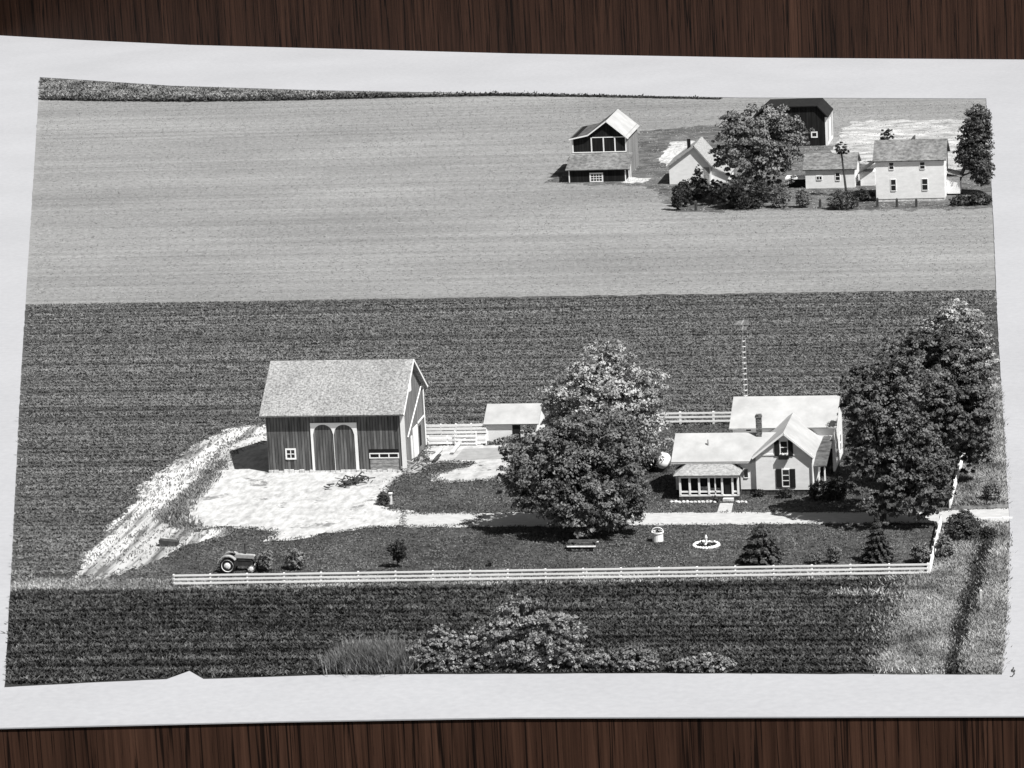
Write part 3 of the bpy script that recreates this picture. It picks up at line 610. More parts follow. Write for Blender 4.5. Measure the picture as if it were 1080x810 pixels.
for a, b, y0, y1, mm in ((718.5, 727, 520, 525.5, 'grey_wood'), (738.5, 747, 513, 518, 'grey_wood'), (749, 761, 514.5, 518, 'grey_wood'), (755.5, 760.5, 520, 525.5, 'grey_wood'), (749.5, 753.5, 520, 525.5, 'grey_wood')):
    q = panel(a, b, y0, y1, Yp+.4); MB().box(q[0], q[1], Yp+.34, Yp+.46, max(q[2], .45), q[3]).build('screen_panel', M[mm], house)
q = panel(764.5, 771.5, 503.5, 526, Yp); MB().box(q[0], q[1], Yp+.0, Yp+.05, .45, q[3]).build('door', M['dark_paint'], house)
MB().box(WX(763, 520, Yp), WX(774, 520, Yp), Yp-.6, Yp-.1, 0, .24).build('step', M['stone'], house)
# side porch between gable block and rear wing
sz = WZ(866, 489.5, Yh+1.6); sy = Yh+1.2
MB().slab([(gx1+.03, sy-.2, sz), (rx1-.15, sy-.2, sz), (rx1-.15, Yr-.01, sz+1.0), (gx1+.03, Yr-.01, sz+1.0)], .1).build('side_porch_roof', M['dark_shingle'], house)
MB().box(gx1+.4, gx1+.52, sy, sy+.12, 0, sz-.1).box(rx1-.4, rx1-.28, sy, sy+.12, 0, sz-.1).build('side_porch_post', M['white'], house)
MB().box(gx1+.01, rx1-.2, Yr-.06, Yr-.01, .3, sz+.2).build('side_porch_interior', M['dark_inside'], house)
window_side(house, rx1, Yr+1.6, Yr+2.5, 1.2, 2.7); window_side(house, rx1, Yr+4.4, Yr+5.3, 1.2, 2.7)
window(house, 787, 792, 452.3, 454.5, Yr, 1, 1, .05)
MB().bar((WX(747, 470, Yl+1.6), Yl+1.6, lze), (WX(747, 470, Yl+1.6), Yl+1.6, lze+1.35), .08).build('vent_pipe', M['steel'], house)
# aerial mast behind the house
p = G(789, 486); mast = thing('antenna_mast', 'slim lattice mast with rooftop television aerial rising behind the farmhouse', 'antenna', p)
zt = WZ(783.5, 340, p.y); mb = MB()
for i in range(3): a = 2*pi*i/3+.4; mb.bar((p.x+.2*cos(a), p.y+.2*sin(a), 0), (p.x+.2*cos(a), p.y+.2*sin(a), zt-1.2), .02, 5)
mb.build('rails', M['steel'], mast)
z = .5
while z < zt-1.3:
    mb = MB()
    for i in range(3):
        a, b = 2*pi*i/3+.4, 2*pi*(i+1)/3+.4; mb.bar((p.x+.2*cos(a), p.y+.2*sin(a), z), (p.x+.2*cos(b), p.y+.2*sin(b), z), .025, 4)
    mb.build('rung', M['white'], mast); z += .5
mb = MB().bar((p.x, p.y, zt-1.5), (p.x, p.y, zt+.1), .03).bar((p.x, p.y-1.0, zt), (p.x, p.y+1.0, zt), .035).bar((p.x, p.y-.7, zt-.5), (p.x, p.y+.7, zt-.5), .025)
for i in range(5): mb.bar((p.x-.75+.08*i, p.y-.95+.45*i, zt), (p.x+.75-.08*i, p.y-.95+.45*i, zt), .02, 4)
for i in range(4): mb.bar((p.x-.4, p.y-.6+.4*i, zt-.5), (p.x+.4, p.y-.6+.4*i, zt-.5), .02, 4)
mb.build('aerial', M['steel'], mast)

# ------------------------------------------------------------------ far farm
Yc = G(600, 192.6).y
crib = thing('corn_crib', 'dark corn crib barn with white trim, bright right roof slope and low lean-to', 'barn', (WX(630, 180, Yc), Yc, 0))
Yu = Yc+3.0
ux0, ux1 = WX(603.3, 155, Yu), WX(660.6, 155, Yu); uxm = WX(639.4, 127, Yu); uz = WZ(660, 143, Yu); ur = WZ(639.4, 127, Yu); ulz = WZ(602, 145.5, Yu); ukx, ukz = WX(620, 141, Yu), WZ(620, 142, Yu)
UD = 9.5
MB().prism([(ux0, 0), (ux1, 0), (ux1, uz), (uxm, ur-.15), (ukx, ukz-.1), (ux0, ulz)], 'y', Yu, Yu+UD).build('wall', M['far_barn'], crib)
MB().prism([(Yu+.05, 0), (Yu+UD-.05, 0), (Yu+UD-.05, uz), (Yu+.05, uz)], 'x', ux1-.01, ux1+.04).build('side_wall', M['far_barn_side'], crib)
kk = (ur-uz)/(ux1-uxm)
MB().slab([(ux1+.35, Yu-.35, uz-.35*kk), (ux1+.35, Yu+UD+.3, uz-.35*kk), (uxm, Yu+UD+.3, ur), (uxm, Yu-.35, ur)], .14).build('roof', M['white_roof'], crib)
MB().slab([(uxm-.004, Yu-.35, ur-.003), (uxm-.004, Yu+UD+.3, ur-.003), (ukx, Yu+UD+.3, ukz), (ukx, Yu-.35, ukz)], .14).slab([(ukx, Yu-.35, ukz-.003), (ukx, Yu+UD+.3, ukz-.003), (ux0-.3, Yu+UD+.3, ulz-.1), (ux0-.3, Yu-.35, ulz-.1)], .14).build('roof', M['dark_shingle'], crib)  # left slopes coloured dark to stand for their shade, away from the sun
mb = MB(); zf = WZ(630, 160, Yu)
for a in (604, 623.8, 636.5, 648.6, 660): c = WX(a, 152, Yu); mb.box(c-.075, c+.075, Yu-.07, Yu+.01, zf, (uz if a > 620 else ulz)-.15)
mb.box(WX(623.8, 150, Yu)+.1, WX(660, 150, Yu)-.1, Yu-.06, Yu+.01, uz-.2, uz-.1).box(ux0, ux1, Yu-.09, Yu+.01, zf-.1, zf)
mb.beam((ux1+.35, Yu-.38, uz-.35*kk-.06), (uxm, Yu-.38, ur-.06), .04, .16).beam((uxm, Yu-.38, ur-.06), (ukx, Yu-.38, ukz-.06), .04, .16).beam((ukx, Yu-.38, ukz-.06), (ux0-.3, Yu-.38, ulz-.16), .04, .16)
mb.build('trim', M['white'], crib)
cx0, cx1 = WX(600, 185, Yc), WX(659, 185, Yc); cze = WZ(630, 177, Yc); czt = WZ(630, 161.5, Yu-.1)
MB().prism([(Yc, 0), (Yu-.01, 0), (Yu-.01, czt-.2), (Yc, cze-.05)], 'x', cx0, cx1).build('lean_to', M['far_barn'], crib)
kq = (czt-cze)/(Yu-.1-Yc)
MB().slab([(cx0-.4, Yc-.35, cze-.35*kq), (cx1+.7, Yc-.35, cze-.35*kq), (cx1+.7, Yu-.1, czt), (cx0-.1, Yu-.1, czt)], .12).build('lean_to_roof', M['grey_shingle'], crib)
MB().box(cx1+.02, cx1+.14, Yc-.05, Yc+.07, 0, cze-.1).box(cx1+.5, cx1+.6, Yc, Yc+.1, 0, cze-.1).box(cx1+.5, cx1+.6, Yc+1.4, Yc+1.5, 0, cze+.4).box(cx0-.02, cx0+.1, Yc-.06, Yc+.01, 0, cze-.1).build('corner_board', M['white'], crib)
window(crib, 623.5, 634.5, 183.5, 191, Yc, 4, 3, .18)
# garage
Yg = G(706, 194.5).y; q0, q1 = WX(706, 185, Yg), WX(750, 185, Yg); qm = WX(732.2, 155, Yg); qe = WZ(706, 173.5, Yg); qr = WZ(732.2, 153.3, Yg)
gar = thing('white_cottage', 'white gable fronted cottage with thin dark chimney, partly hidden by the far big tree', 'house', ((q0+q1)/2, Yg, 0))
MB().prism([(q0, 0), (q1, 0), (q1, qe-.1), (qm, qr-.15), (q0, qe)], 'y', Yg, Yg+7).build('wall', M['siding'], gar)
mb = MB(); gable_y(mb, q0, q1, Yg, Yg+7.3, qe, qr, .35, .35, .15, xm=qm); mb.build('roof', M['porch_shingle'], gar)
c = W(726.5, 152, Yg+3); MB().box(c.x-.2, c.x+.2, c.y-.2, c.y+.2, c.z-1.2, WZ(726.5, 146.5, Yg+3)).build('chimney', M['dark_paint'], gar)
MB().slab([(q1+.05, Yg+.2, qe-.4), (q1+.05, Yg+6, qe-.4), (q1+2.4, Yg+6, qe-1.5), (q1+2.4, Yg+.2, qe-1.5)], .12).build('lean_to_roof', M['porch_shingle'], gar)
MB().prism([(q1+.02, 0), (q1+2.1, 0), (q1+2.1, qe-1.5), (q1+.02, qe-.6)], 'y', Yg+.5, Yg+5.8).build('lean_to', M['siding'], gar)
MB().box(q1-.9, q1-.2, Yg-.04, Yg+.01, .1, 2.1).build('door', M['grey_wood'], gar)
# low white wing + two storey house
Yw = G(850, 199).y; w0, w1 = WX(849.6, 190, Yw), WX(901.5, 190, Yw); we = WZ(875, 177, Yw); wd = 6.0; wr = WZ(875, 161, Yw+wd/2)
low = thing('white_bungalow', 'low white single storey house with grey roof standing behind the leaning thin tree', 'house', ((w0+w1)/2, Yw, 0))
MB().prism([(Yw, 0), (Yw+wd, 0), (Yw+wd, we), (Yw+wd/2, wr-.15), (Yw, we)], 'x', w0, w1).build('wall', M['siding'], low)
mb = MB(); gable_x(mb, w0, w1, Yw, Yw+wd, we, wr, .3, .3, .14); mb.build('roof', M['grey_shingle'], low)
window(low, 861.5, 866.5, 186, 189.5, Yw, 2, 1, .07); window(low, 881.5, 885.5, 182.3, 190, Yw, 1, 2, .07)
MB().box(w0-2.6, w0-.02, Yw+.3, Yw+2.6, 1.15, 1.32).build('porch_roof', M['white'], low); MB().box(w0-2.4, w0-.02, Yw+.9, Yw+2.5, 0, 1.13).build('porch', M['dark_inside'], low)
MB().slab([(w1+.35, Yw+.6, we-.9), (w1+3.0, Yw+.6, we+.9), (w1+3.0, Yw+4, we+.9), (w1+.35, Yw+4, we-.9)], .12).build('breezeway_roof', M['dark_shingle'], low)
MB().box(w1+.6, w1+2.4, Yw+1.2, Yw+3.6, 0, we-.8).build('breezeway', M['siding'], low)
Yf = G(926, 213).y; h0, h1 = WX(923.6, 190, Yf), WX(996, 190, Yf); he = WZ(957, 167.5, Yf); hd = 6.4; hr = WZ(957, 147, Yf+hd/2)
big = thing('two_storey_house', 'white two storey house with dark grey roof and four front windows', 'house', ((h0+h1)/2, Yf, 0))
MB().prism([(Yf, .35), (Yf+hd, .35), (Yf+hd, he), (Yf+hd/2, hr-.15), (Yf, he)], 'x', h0, h1).build('wall', M['siding'], big)
MB().box(h0+.05, h1-.05, Yf+.05, Yf+hd-.05, 0, .35).build('foundation', M['stone'], big)
mb = MB(); gable_x(mb, h0, h1, Yf, Yf+hd, he, hr, .3, .3, .14); mb.build('roof', M['grey_shingle'], big)
for a, b, c, d in ((938, 942.2, 171.6, 178.5), (970.5, 975, 171, 178), (940, 944.5, 189.5, 201), (972.8, 978, 188.8, 200.3)): window(big, a, b, c, d, Yf, 1, 2, .07)
window_side(big, h1, Yf+2.2, Yf+3.1, 1.2, 2.7); window_side(big, h1, Yf+2.2, Yf+3.1, 3.6, 4.8)
MB().box(h1+.02, h1+1.6, Yf+3.6, Yf+6.2, .2, 2.3).build('side_porch', M['siding'], big); MB().slab([(h1+.02, Yf+3.3, 2.9), (h1+1.9, Yf+3.3, 2.4), (h1+1.9, Yf+6.4, 2.4), (h1+.02, Yf+6.4, 2.9)], .1).build('side_porch_roof', M['white_roof'], big)
c = W(961, 147, Yf+5.2); MB().prism([(c.x-1.2, hr-1.6), (c.x+.5, hr-1.6), (c.x+.5, hr+.15), (c.x+.38, hr+.15)], 'y', Yf+4.4, Yf+5.6).build('dormer', M['dark_shingle'], big)
# back barn cut by the top of the print
Yk = G(872, 153.5).y; b0, b1 = WX(795, 140, Yk), WX(872.5, 140, Yk); be = WZ(872, 122, Yk); bt = WZ(850, 112, Yk)
bb = thing('back_barn', 'very dark barn with small white framed window behind the far big tree', 'barn', ((b0+b1)/2, Yk, 0))
bx_ = WX(862, 107, Yk); by_ = WX(806, 107, Yk); BD = 6.5
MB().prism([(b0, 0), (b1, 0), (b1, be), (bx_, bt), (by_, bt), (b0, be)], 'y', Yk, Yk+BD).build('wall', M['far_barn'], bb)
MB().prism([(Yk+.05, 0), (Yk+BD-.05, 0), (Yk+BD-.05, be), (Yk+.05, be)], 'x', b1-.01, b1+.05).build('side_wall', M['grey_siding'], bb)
MB().slab([(bx_, Yk-.3, bt+.06), (bx_, Yk+BD+.2, bt+.06), (b1+.25, Yk+BD+.2, be-.15), (b1+.25, Yk-.3, be-.15)], .12).slab([(by_, Yk-.3, bt+.06), (by_, Yk+BD+.2, bt+.06), (b0-.25, Yk+BD+.2, be-.15), (b0-.25, Yk-.3, be-.15)], .12).slab([(by_, Yk-.3, bt+.07), (bx_, Yk-.3, bt+.07), (bx_, Yk+BD+.2, bt+.07), (by_, Yk+BD+.2, bt+.07)], .12).build('roof', M['dark_paint'], bb)
MB().box(b1-.25, b1+.08, Yk-.05, Yk+.02, 0, be-.2).box(b1+.05, b1+.09, Yk+BD-.3, Yk+BD, 0, be).box(b1+.05, b1+.08, Yk+.2, Yk+BD-.4, .02, .4).build('corner_board', M['white'], bb)
window(bb, 856.7, 861, 140, 144, Yk, 1, 1, .16)
MB().box(b1+.05, b1+.1, Yk+2.0, Yk+2.6, .4, 3.2).box(b1+.05, b1+.1, Yk+3.4, Yk+4.0, .4, 3.2).build('side_batten', M['white'], bb)
# far hedge line
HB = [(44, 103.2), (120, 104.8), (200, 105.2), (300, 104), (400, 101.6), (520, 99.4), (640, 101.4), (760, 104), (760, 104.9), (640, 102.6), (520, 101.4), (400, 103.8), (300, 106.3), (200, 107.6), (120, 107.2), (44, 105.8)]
sheet('hedge_shadow', HB, M['ditch'], 0.1, .1, .5)  # dark strip coloured in as the hedge's shadow on the ground
mb = MB(); hp = [(45, 104.6), (120, 106.2), (200, 106.6), (300, 105.4), (400, 102.9), (520, 100.6), (640, 102.2), (760, 104.5)]
pts = [Vector(G(*q)) for q in hp]; vs = []
seg = []
for a, b in zip(pts[:-1], pts[1:]):
    n = max(2, int((b-a).length/.5)); seg += [a+(b-a)*i/n for i in range(n)]
P = np.array([[q.x, q.y] for q in seg for _ in range(40)]); 
wdt = np.interp(P[:, 0], [pts[0].x, pts[5].x, pts[-1].x], [.55, .45, .12])
P3 = np.c_[P[:, 0]+RNG.normal(0, .25, len(P)), P[:, 1]+RNG.normal(0, .3, len(P)), np.abs(RNG.normal(0, 1, len(P)))*wdt*.5]
co = leaves(P3, np.tile([0, -.3, 1.], (len(P), 1)), .35); o = npmesh('hedge', co, len(co)//4, M['leaf_black'], loc=tuple(pts[3])); tag(o, 'low dark hedge line along the far edge of the pale field', 'hedge')

# ------------------------------------------------------------------ trees
BT = 'big leafy trees around the near farm'
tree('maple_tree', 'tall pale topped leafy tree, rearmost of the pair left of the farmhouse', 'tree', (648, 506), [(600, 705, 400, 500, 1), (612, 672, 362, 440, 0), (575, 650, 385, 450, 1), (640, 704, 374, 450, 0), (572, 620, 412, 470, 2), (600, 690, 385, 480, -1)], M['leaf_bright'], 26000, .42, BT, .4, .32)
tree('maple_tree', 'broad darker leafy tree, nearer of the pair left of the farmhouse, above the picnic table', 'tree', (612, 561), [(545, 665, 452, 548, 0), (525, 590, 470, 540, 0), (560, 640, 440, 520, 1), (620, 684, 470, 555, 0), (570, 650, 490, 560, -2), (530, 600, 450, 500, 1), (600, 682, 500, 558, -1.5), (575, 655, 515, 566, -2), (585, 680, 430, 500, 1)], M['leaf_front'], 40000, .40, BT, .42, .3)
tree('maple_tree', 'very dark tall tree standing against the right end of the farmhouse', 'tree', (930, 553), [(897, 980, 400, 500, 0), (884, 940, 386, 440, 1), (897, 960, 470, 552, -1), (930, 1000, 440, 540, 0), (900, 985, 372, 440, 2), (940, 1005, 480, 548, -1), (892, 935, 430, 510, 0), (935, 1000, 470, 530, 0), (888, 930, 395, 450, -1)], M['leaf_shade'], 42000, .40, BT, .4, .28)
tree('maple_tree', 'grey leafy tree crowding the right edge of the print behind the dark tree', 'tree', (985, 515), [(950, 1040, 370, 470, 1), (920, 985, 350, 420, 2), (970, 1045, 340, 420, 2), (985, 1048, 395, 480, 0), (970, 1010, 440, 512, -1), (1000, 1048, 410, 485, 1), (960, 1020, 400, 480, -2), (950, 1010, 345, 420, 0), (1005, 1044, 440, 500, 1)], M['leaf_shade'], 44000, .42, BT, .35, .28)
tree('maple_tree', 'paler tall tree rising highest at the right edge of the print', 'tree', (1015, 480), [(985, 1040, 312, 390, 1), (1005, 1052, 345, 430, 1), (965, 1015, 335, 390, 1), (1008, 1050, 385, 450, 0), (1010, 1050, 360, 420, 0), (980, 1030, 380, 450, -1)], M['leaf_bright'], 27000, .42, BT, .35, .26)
# conifers
def conifer(label, base, x0, x1, ytop, lm, n, size, layers=9, name='spruce_tree', power=1.0, group=None):
    p = G(*base); t = thing(name, label, 'tree', p, group); zt = WZ(base[0], ytop, p.y); rad = (WX(x1, base[1], p.y)-WX(x0, base[1], p.y))/2
    u = RNG.uniform(0, 1, n)**.75; lay = np.round((1-u)*layers)/layers; z = (1-u)*zt*.97+.15; a = RNG.uniform(0, 2*pi, n)
    br = np.floor(a/(2*pi)*11+lay*7)/11*2*pi; a = a*.45+br*.55
    rr = rad*(u**power)*(0.55+.45*np.sqrt(RNG.uniform(0, 1, n)))*(0.82+.25*np.sin(z/zt*layers*2*pi))
    P = np.c_[p.x+rr*np.cos(a), p.y+rr*np.sin(a), z-.10*rr]
    co = leaves(P, np.c_[np.cos(a)*.5, np.sin(a)*.5, np.ones(n)*.8], size, .5); co[:, 2] = np.maximum(co[:, 2], .03)
    npmesh('crown', co, len(co)//4, lm, t); MB().bar(p, (p.x, p.y, zt), .14, 7, .02).build('trunk', M['bark'], t); return t
conifer('conical spruce with drooping boughs in front of the dark tree at right', (926, 593), 907, 946, 541, M['needle'], 11000, .2, 8)
conifer('wide dark bushy evergreen standing on the lawn just behind the front fence', (804, 595), 777, 829, 553, M['leaf_dark'], 11000, .22, 5, 'evergreen_tree', .6)
tree('young_tree', 'small dark young tree standing alone on the lawn', 'tree', (419.5, 599), [(411, 428, 569, 592), (414, 425, 577, 595)], M['leaf_black'], 1100, .28, None, .07, .4, 12, limbs=2)
# shrubs near farm
SH = 'shrubs on the near lawn'
bush('shrub', 'leafy shrub hiding the nose of the tractor', (281, 603), [(272, 289, 580, 602)], M['weed'], 900, .26, SH)
bush('shrub', 'round twiggy shrub to the right of the tractor', (312, 601), [(302, 322, 580, 601)], M['leaf_mid'], 1000, .26, SH)
bush('shrub', 'tiny dark seedling by the front fence, left of the picnic table', (517, 597.5), [(513.5, 521, 588, 597)], M['leaf_dark'], 120, .2, SH)
bush('shrub', 'slim pale shrub between the wide evergreen and the spruce', (880, 594), [(873, 887, 575, 593)], M['weed'], 700, .24, SH)
bush('shrub', 'round shrub in the right corner of the lawn by the fence', (970, 594), [(961, 981, 572, 594)], M['leaf_mid'], 1100, .26, SH)
bush('shrub', 'low faint shrub beside the wide evergreen', (860, 595), [(851, 868, 582, 595)], M['green_grass'], 450, .22, SH)
bush('shrub', 'clipped dark shrub against the foundation left of the lower window', (801, 524), [(793.5, 807.5, 516.5, 524)], M['leaf_black'], 500, .2, SH)
bush('shrub', 'clipped dark dome shrub beneath the lower shuttered window', (829, 525), [(819, 837, 515, 526)], M['leaf_black'], 700, .2, SH)
bush('shrub', 'dark shrubs massed at the right front corner of the farmhouse', (868, 527), [(853, 885, 508, 528), (870, 896, 504, 526)], M['leaf_black'], 2200, .26, SH)
bush('shrub', 'flowering plant in front of the screened porch', (753, 530), [(748, 758, 523, 530)], M['leaf_dark'], 260, .18, SH)
bush('shrub', 'dark shrub beside the white gas tank', (684, 497), [(674, 693, 477, 497)], M['leaf_black'], 900, .25, SH)
bush('shrub', 'small dark shrub beside the white marker post at the edge of the farmyard', (405, 533), [(398, 411, 519, 533)], M['leaf_dark'], 600, .22, SH)
bush('shrub', 'low weeds growing along the front wall of the white shed', (545, 467), [(520, 545, 461, 468), (540, 566, 460, 468)], M['leaf_dark'], 700, .22, SH, depth=.2)
VB = 'bushes on the right hand bank'
bush('bush', 'large dark bush beside the driveway at the right', (1014, 571), [(997, 1035, 541, 572), (1005, 1028, 538, 560)], M['leaf_dark'], 2800, .28, VB)
bush('bush', 'smaller bush just outside the right corner of the white fence', (996, 590), [(987, 1006, 565, 590)], M['leaf_mid'], 1200, .28, VB)
bush('bush', 'black overhanging bush at the head of the ditch', (1041, 570), [(1033, 1050, 556, 572)], M['leaf_black'], 900, .25, VB)
bush('bush', 'scrubby dark bush on the pale bank beyond the driveway', (1047, 530), [(1036, 1056, 505, 530)], M['weed'], 900, .28, VB)
bush('bush', 'tangled bush at the far end of the fence beyond the driveway', (1030, 490), [(1015, 1048, 468, 492)], M['weed'], 1300, .3, VB)
FB = 'bushes along the bottom edge of the print'
bush('bush', 'tallest leafy bush at the bottom edge of the print', (555, 706), [(505, 600, 645, 715), (520, 575, 628, 680), (565, 618, 645, 700), (485, 540, 660, 715), (560, 616, 675, 715)], M['leaf_bush'], 17000, .34, FB, .45, 16, depth=.35, up=0.0)
bush('bush', 'leafy bush at the bottom edge, left of the tallest bush', (468, 706), [(430, 500, 672, 714), (448, 482, 658, 700), (470, 520, 680, 714)], M['leaf_bush'], 9200, .34, FB, .45, 16, depth=.35, up=0.0)
bush('bush', 'low leafy bush at the bottom edge, right of the tallest bush', (655, 707), [(618, 662, 688, 714), (645, 694, 682, 714)], M['leaf_bush'], 5600, .32, FB, .45, 14, depth=.35, up=0.0)
bush('bush', 'lowest sparse bush at the bottom edge, farthest right of its row', (738, 708), [(705, 745, 695, 713), (730, 775, 690, 713)], M['leaf_bush'], 4200, .32, FB, .45, 14, depth=.35, up=0.0)
tufts('tall_reeds', scatter([(352, 710), (432, 709), (425, 694), (372, 694)], 1500), M['reed'], 1.25, .07, 6, .55, .4, 'pale feathery weeds at the bottom edge left of the bushes', 'weeds')
# far farm plants
FS = 'shrubs in front of the far farm'
tree('maple_tree', 'great round dark tree towering over the far farm', 'tree', (800, 212), [(752, 845, 118, 190, 0), (765, 835, 105, 160, 1), (780, 850, 120, 175, 0), (752, 800, 140, 190, 0), (790, 840, 150, 205, -1)], M['leaf_mid'], 15000, .55, None, .5, .28)
bush('bush', 'black shrubbery massed under the great round tree', (788, 219), [(762, 812, 186, 222), (755, 785, 195, 221), (730, 770, 190, 207, 3)], M['leaf_black'], 4200, .4, FS)
bush('bush', 'pale lit bush right of the great round tree', (824, 219), [(813, 834, 194, 220)], M['leaf_mid'], 1100, .34, FS)
bush('bush', 'upright bush left of the leaning thin tree', (847, 219), [(839, 855, 198, 219)], M['leaf_mid'], 900, .34, FS)
bush('bush', 'wide dark bush at the foot of the leaning thin tree', (889, 220), [(874, 904, 201, 221)], M['leaf_dark'], 1500, .34, FS)
bush('bush', 'low black bush at the left corner of the two storey house', (911, 212), [(902, 921, 200, 213)], M['leaf_black'], 700, .34, FS)
bush('bush', 'dark columnar evergreen, leftmost in front of the far cottage', (715, 222), [(708, 720, 195, 222), (709, 719, 205, 223)], M['leaf_black'], 1300, .3, FS)
bush('bush', 'second columnar evergreen right behind the leftmost one', (722, 218), [(715, 729, 190, 218)], M['leaf_black'], 1000, .3, FS)
bush('bush', 'knobbly black evergreens against the front of the far cottage', (735, 210), [(721, 748, 188, 211), (729, 745, 178, 200), (732, 740, 174, 186)], M['leaf_black'], 1900, .3, FS)
p = G(893, 207); lt = thing('leaning_tree', 'thin leaning trunk topped by a small dark tuft in front of the low white house', 'tree', p)
tp = W(887, 157, p.y); co = crown_leaves([(tp.x, tp.y, tp.z, .8, .7, .85), (tp.x+.3, tp.y, tp.z-.3, .7, .5, .4)], 700, .3); npmesh('crown', co, len(co)//4, M['leaf_black'], lt); MB().bar(p, tp, .16, 7, .1).build('trunk', M['bark'], lt)
p = G(1003, 205); tr = thing('oak_tree', 'dark tree with crooked leaning trunk right of the two storey house', 'tree', p)
bl = []
for q in ((1012, 1046, 128, 175), (1018, 1044, 111, 150), (1008, 1040, 150, 178), (1022, 1047, 160, 196)):
    c = W((q[0]+q[1])/2, (q[2]+q[3])/2, p.y); bl.append((c.x, c.y, c.z, (WX(q[1], 150, p.y)-WX(q[0], 150, p.y))/2, 1.8, (WZ(1020, q[2], p.y)-WZ(1020, q[3], p.y))/2))
co = crown_leaves(bl, 7500, .5, .4, 8); npmesh('crown', co, len(co)//4, M['leaf_dark'], tr)
kp = W(1013, 186, p.y); MB().bar(p, kp, .34, 8, .26).bar(kp, (bl[0][0], bl[0][1], bl[0][2]), .26, 7, .12).bar(kp, (bl[3][0], bl[3][1], bl[3][2]), .14, 6, .05).build('trunk', M['bark'], tr)
tree('small_tree', 'small dark tree top showing above the roof of the two storey house', 'tree', (936, 172), [(929, 942, 134, 156)], M['leaf_dark'], 800, .4, None, .12, .35)
bush('bush', 'black hedge put in for the tree shadow right of the two storey house', (1022, 216), [(1000, 1028, 207, 219), (1018, 1046, 203, 219)], M['leaf_black'], 1700, .36, FS)  # black leaves mostly stand for the dark of the tree's ground shadow
for i, (x, y, lb) in enumerate(((734, 222, 'short dark post on the grass in front of the far cottage'), (865, 219, 'short post between the upright bush and the wide dark bush'), (904.5, 218, 'short post at the right side of the wide dark bush'), (925.5, 218, 'short dark post at the left front corner of the two storey house'), (946, 218.5, 'short post before the two storey house, below its left windows'), (966.5, 218.5, 'short post before the two storey house, nearer its right windows'))):
    p = G(x, y); mb = MB().box(p.x-.14, p.x+.14, p.y-.14, p.y+.14, -.02, 1.0 if i else 1.15).add([(p.x-.14, p.y-.14, 1.0 if i else 1.15), (p.x+.14, p.y-.14, 1.0 if i else 1.15), (p.x+.14, p.y+.14, 1.0 if i else 1.15), (p.x-.14, p.y+.14, 1.0 if i else 1.15), (p.x, p.y, 1.15 if i else 1.3)], [(0, 1, 4), (1, 2, 4), (2, 3, 4), (3, 0, 4)])
    tag(mb.build('fence_post', M['dark_wood'], loc=tuple(p)), lb, 'post', 'posts along the far garden')

# ------------------------------------------------------------------ small things near the farm
# tractor, facing right
p = G(243, 602.5); X, Y = p.x, p.y
tz = thing('tractor', 'old grey farm tractor parked on the lawn behind the fence', 'tractor', p)
def wheel(cx, cy, r, w, hub):
    mb = MB().lathe((cx, cy-w/2, r), [(r*.7, 0), (r*.92, -.02), (r, w*.2), (r, w*.8), (r*.92, w+.02), (r*.7, w)], 22, 'y')
    wl = mb.build('wheel', M['rubber'], tz)
    MB().lathe((cx, cy-w/2-.03, r), [(.05, -.05), (.16, -.04), (.18, .02), (r*.68, .05), (r*.74, -.01), (r*.74, w+.06), (.1, w+.08)], 18, 'y').build('rim', M[hub], wl)
wheel(X, Y-.65, .68, .34, 'white'); wheel(X, Y+.65, .68, .34, 'white'); wheel(X+1.95, Y-.5, .36, .18, 'white'); wheel(X+1.95, Y+.5, .36, .18, 'white')
for s in (-1, 1):
    mb = MB(); ro, ri = .86, .80
    for i in range(10):
        t0, t1 = radians(35+13*i), radians(35+13*(i+1)); y0, y1 = sorted((Y+s*.42, Y+s*.9))
        mb.prism([(X+ri*cos(t0), .68+ri*sin(t0)), (X+ro*cos(t0), .68+ro*sin(t0)), (X+ro*cos(t1), .68+ro*sin(t1)), (X+ri*cos(t1), .68+ri*sin(t1))], 'y', y0, y1)
    mb.build('fender', M['tractor_paint'], tz)
MB().prism([(X+.55, 1.2), (X+2.15, 1.12), (X+2.2, 1.15), (X+2.2, 1.3), (X+2.1, 1.4), (X+.6, 1.5), (X+.5, 1.42)], 'y', Y-.24, Y+.24).build('hood', M['tractor_paint'], tz)
MB().box(X-.2, X+.7, Y-.25, Y+.25, .5, .95).box(X+.7, X+2.0, Y-.17, Y+.17, .5, .93).box(X+.75, X+1.9, Y-.2, Y+.2, .93, 1.14).bar((X, Y-.6, .68), (X, Y+.6, .68), .1).bar((X+1.95, Y-.5, .36), (X+1.95, Y+.5, .36), .06).box(X+1.85, X+2.05, Y-.08, Y+.08, .36, .6).build('engine', M['iron'], tz)
MB().bar((X+1.35, Y+.1, 1.4), (X+1.35, Y+.1, 2.35), .06, 7).build('exhaust_pipe', M['iron'], tz)
MB().bar((X+.6, Y, 1.4), (X+.3, Y, 1.75), .03).lathe((X+.3, Y, 1.73), [(.2, 0), (.23, .02), (.2, .04), (.18, .02)], 14).build('steering_wheel', M['iron'], tz)
MB().lathe((X-.15, Y, 1.15), [(.1, 0), (.26, .04), (.27, .14), (.22, .1)], 12).bar((X-.15, Y, .9), (X-.15, Y, 1.16), .05).build('seat', M['steel'], tz)
MB().box(X+2.2, X+2.24, Y-.26, Y+.26, .9, 1.32).build('grille', M['iron'], tz)
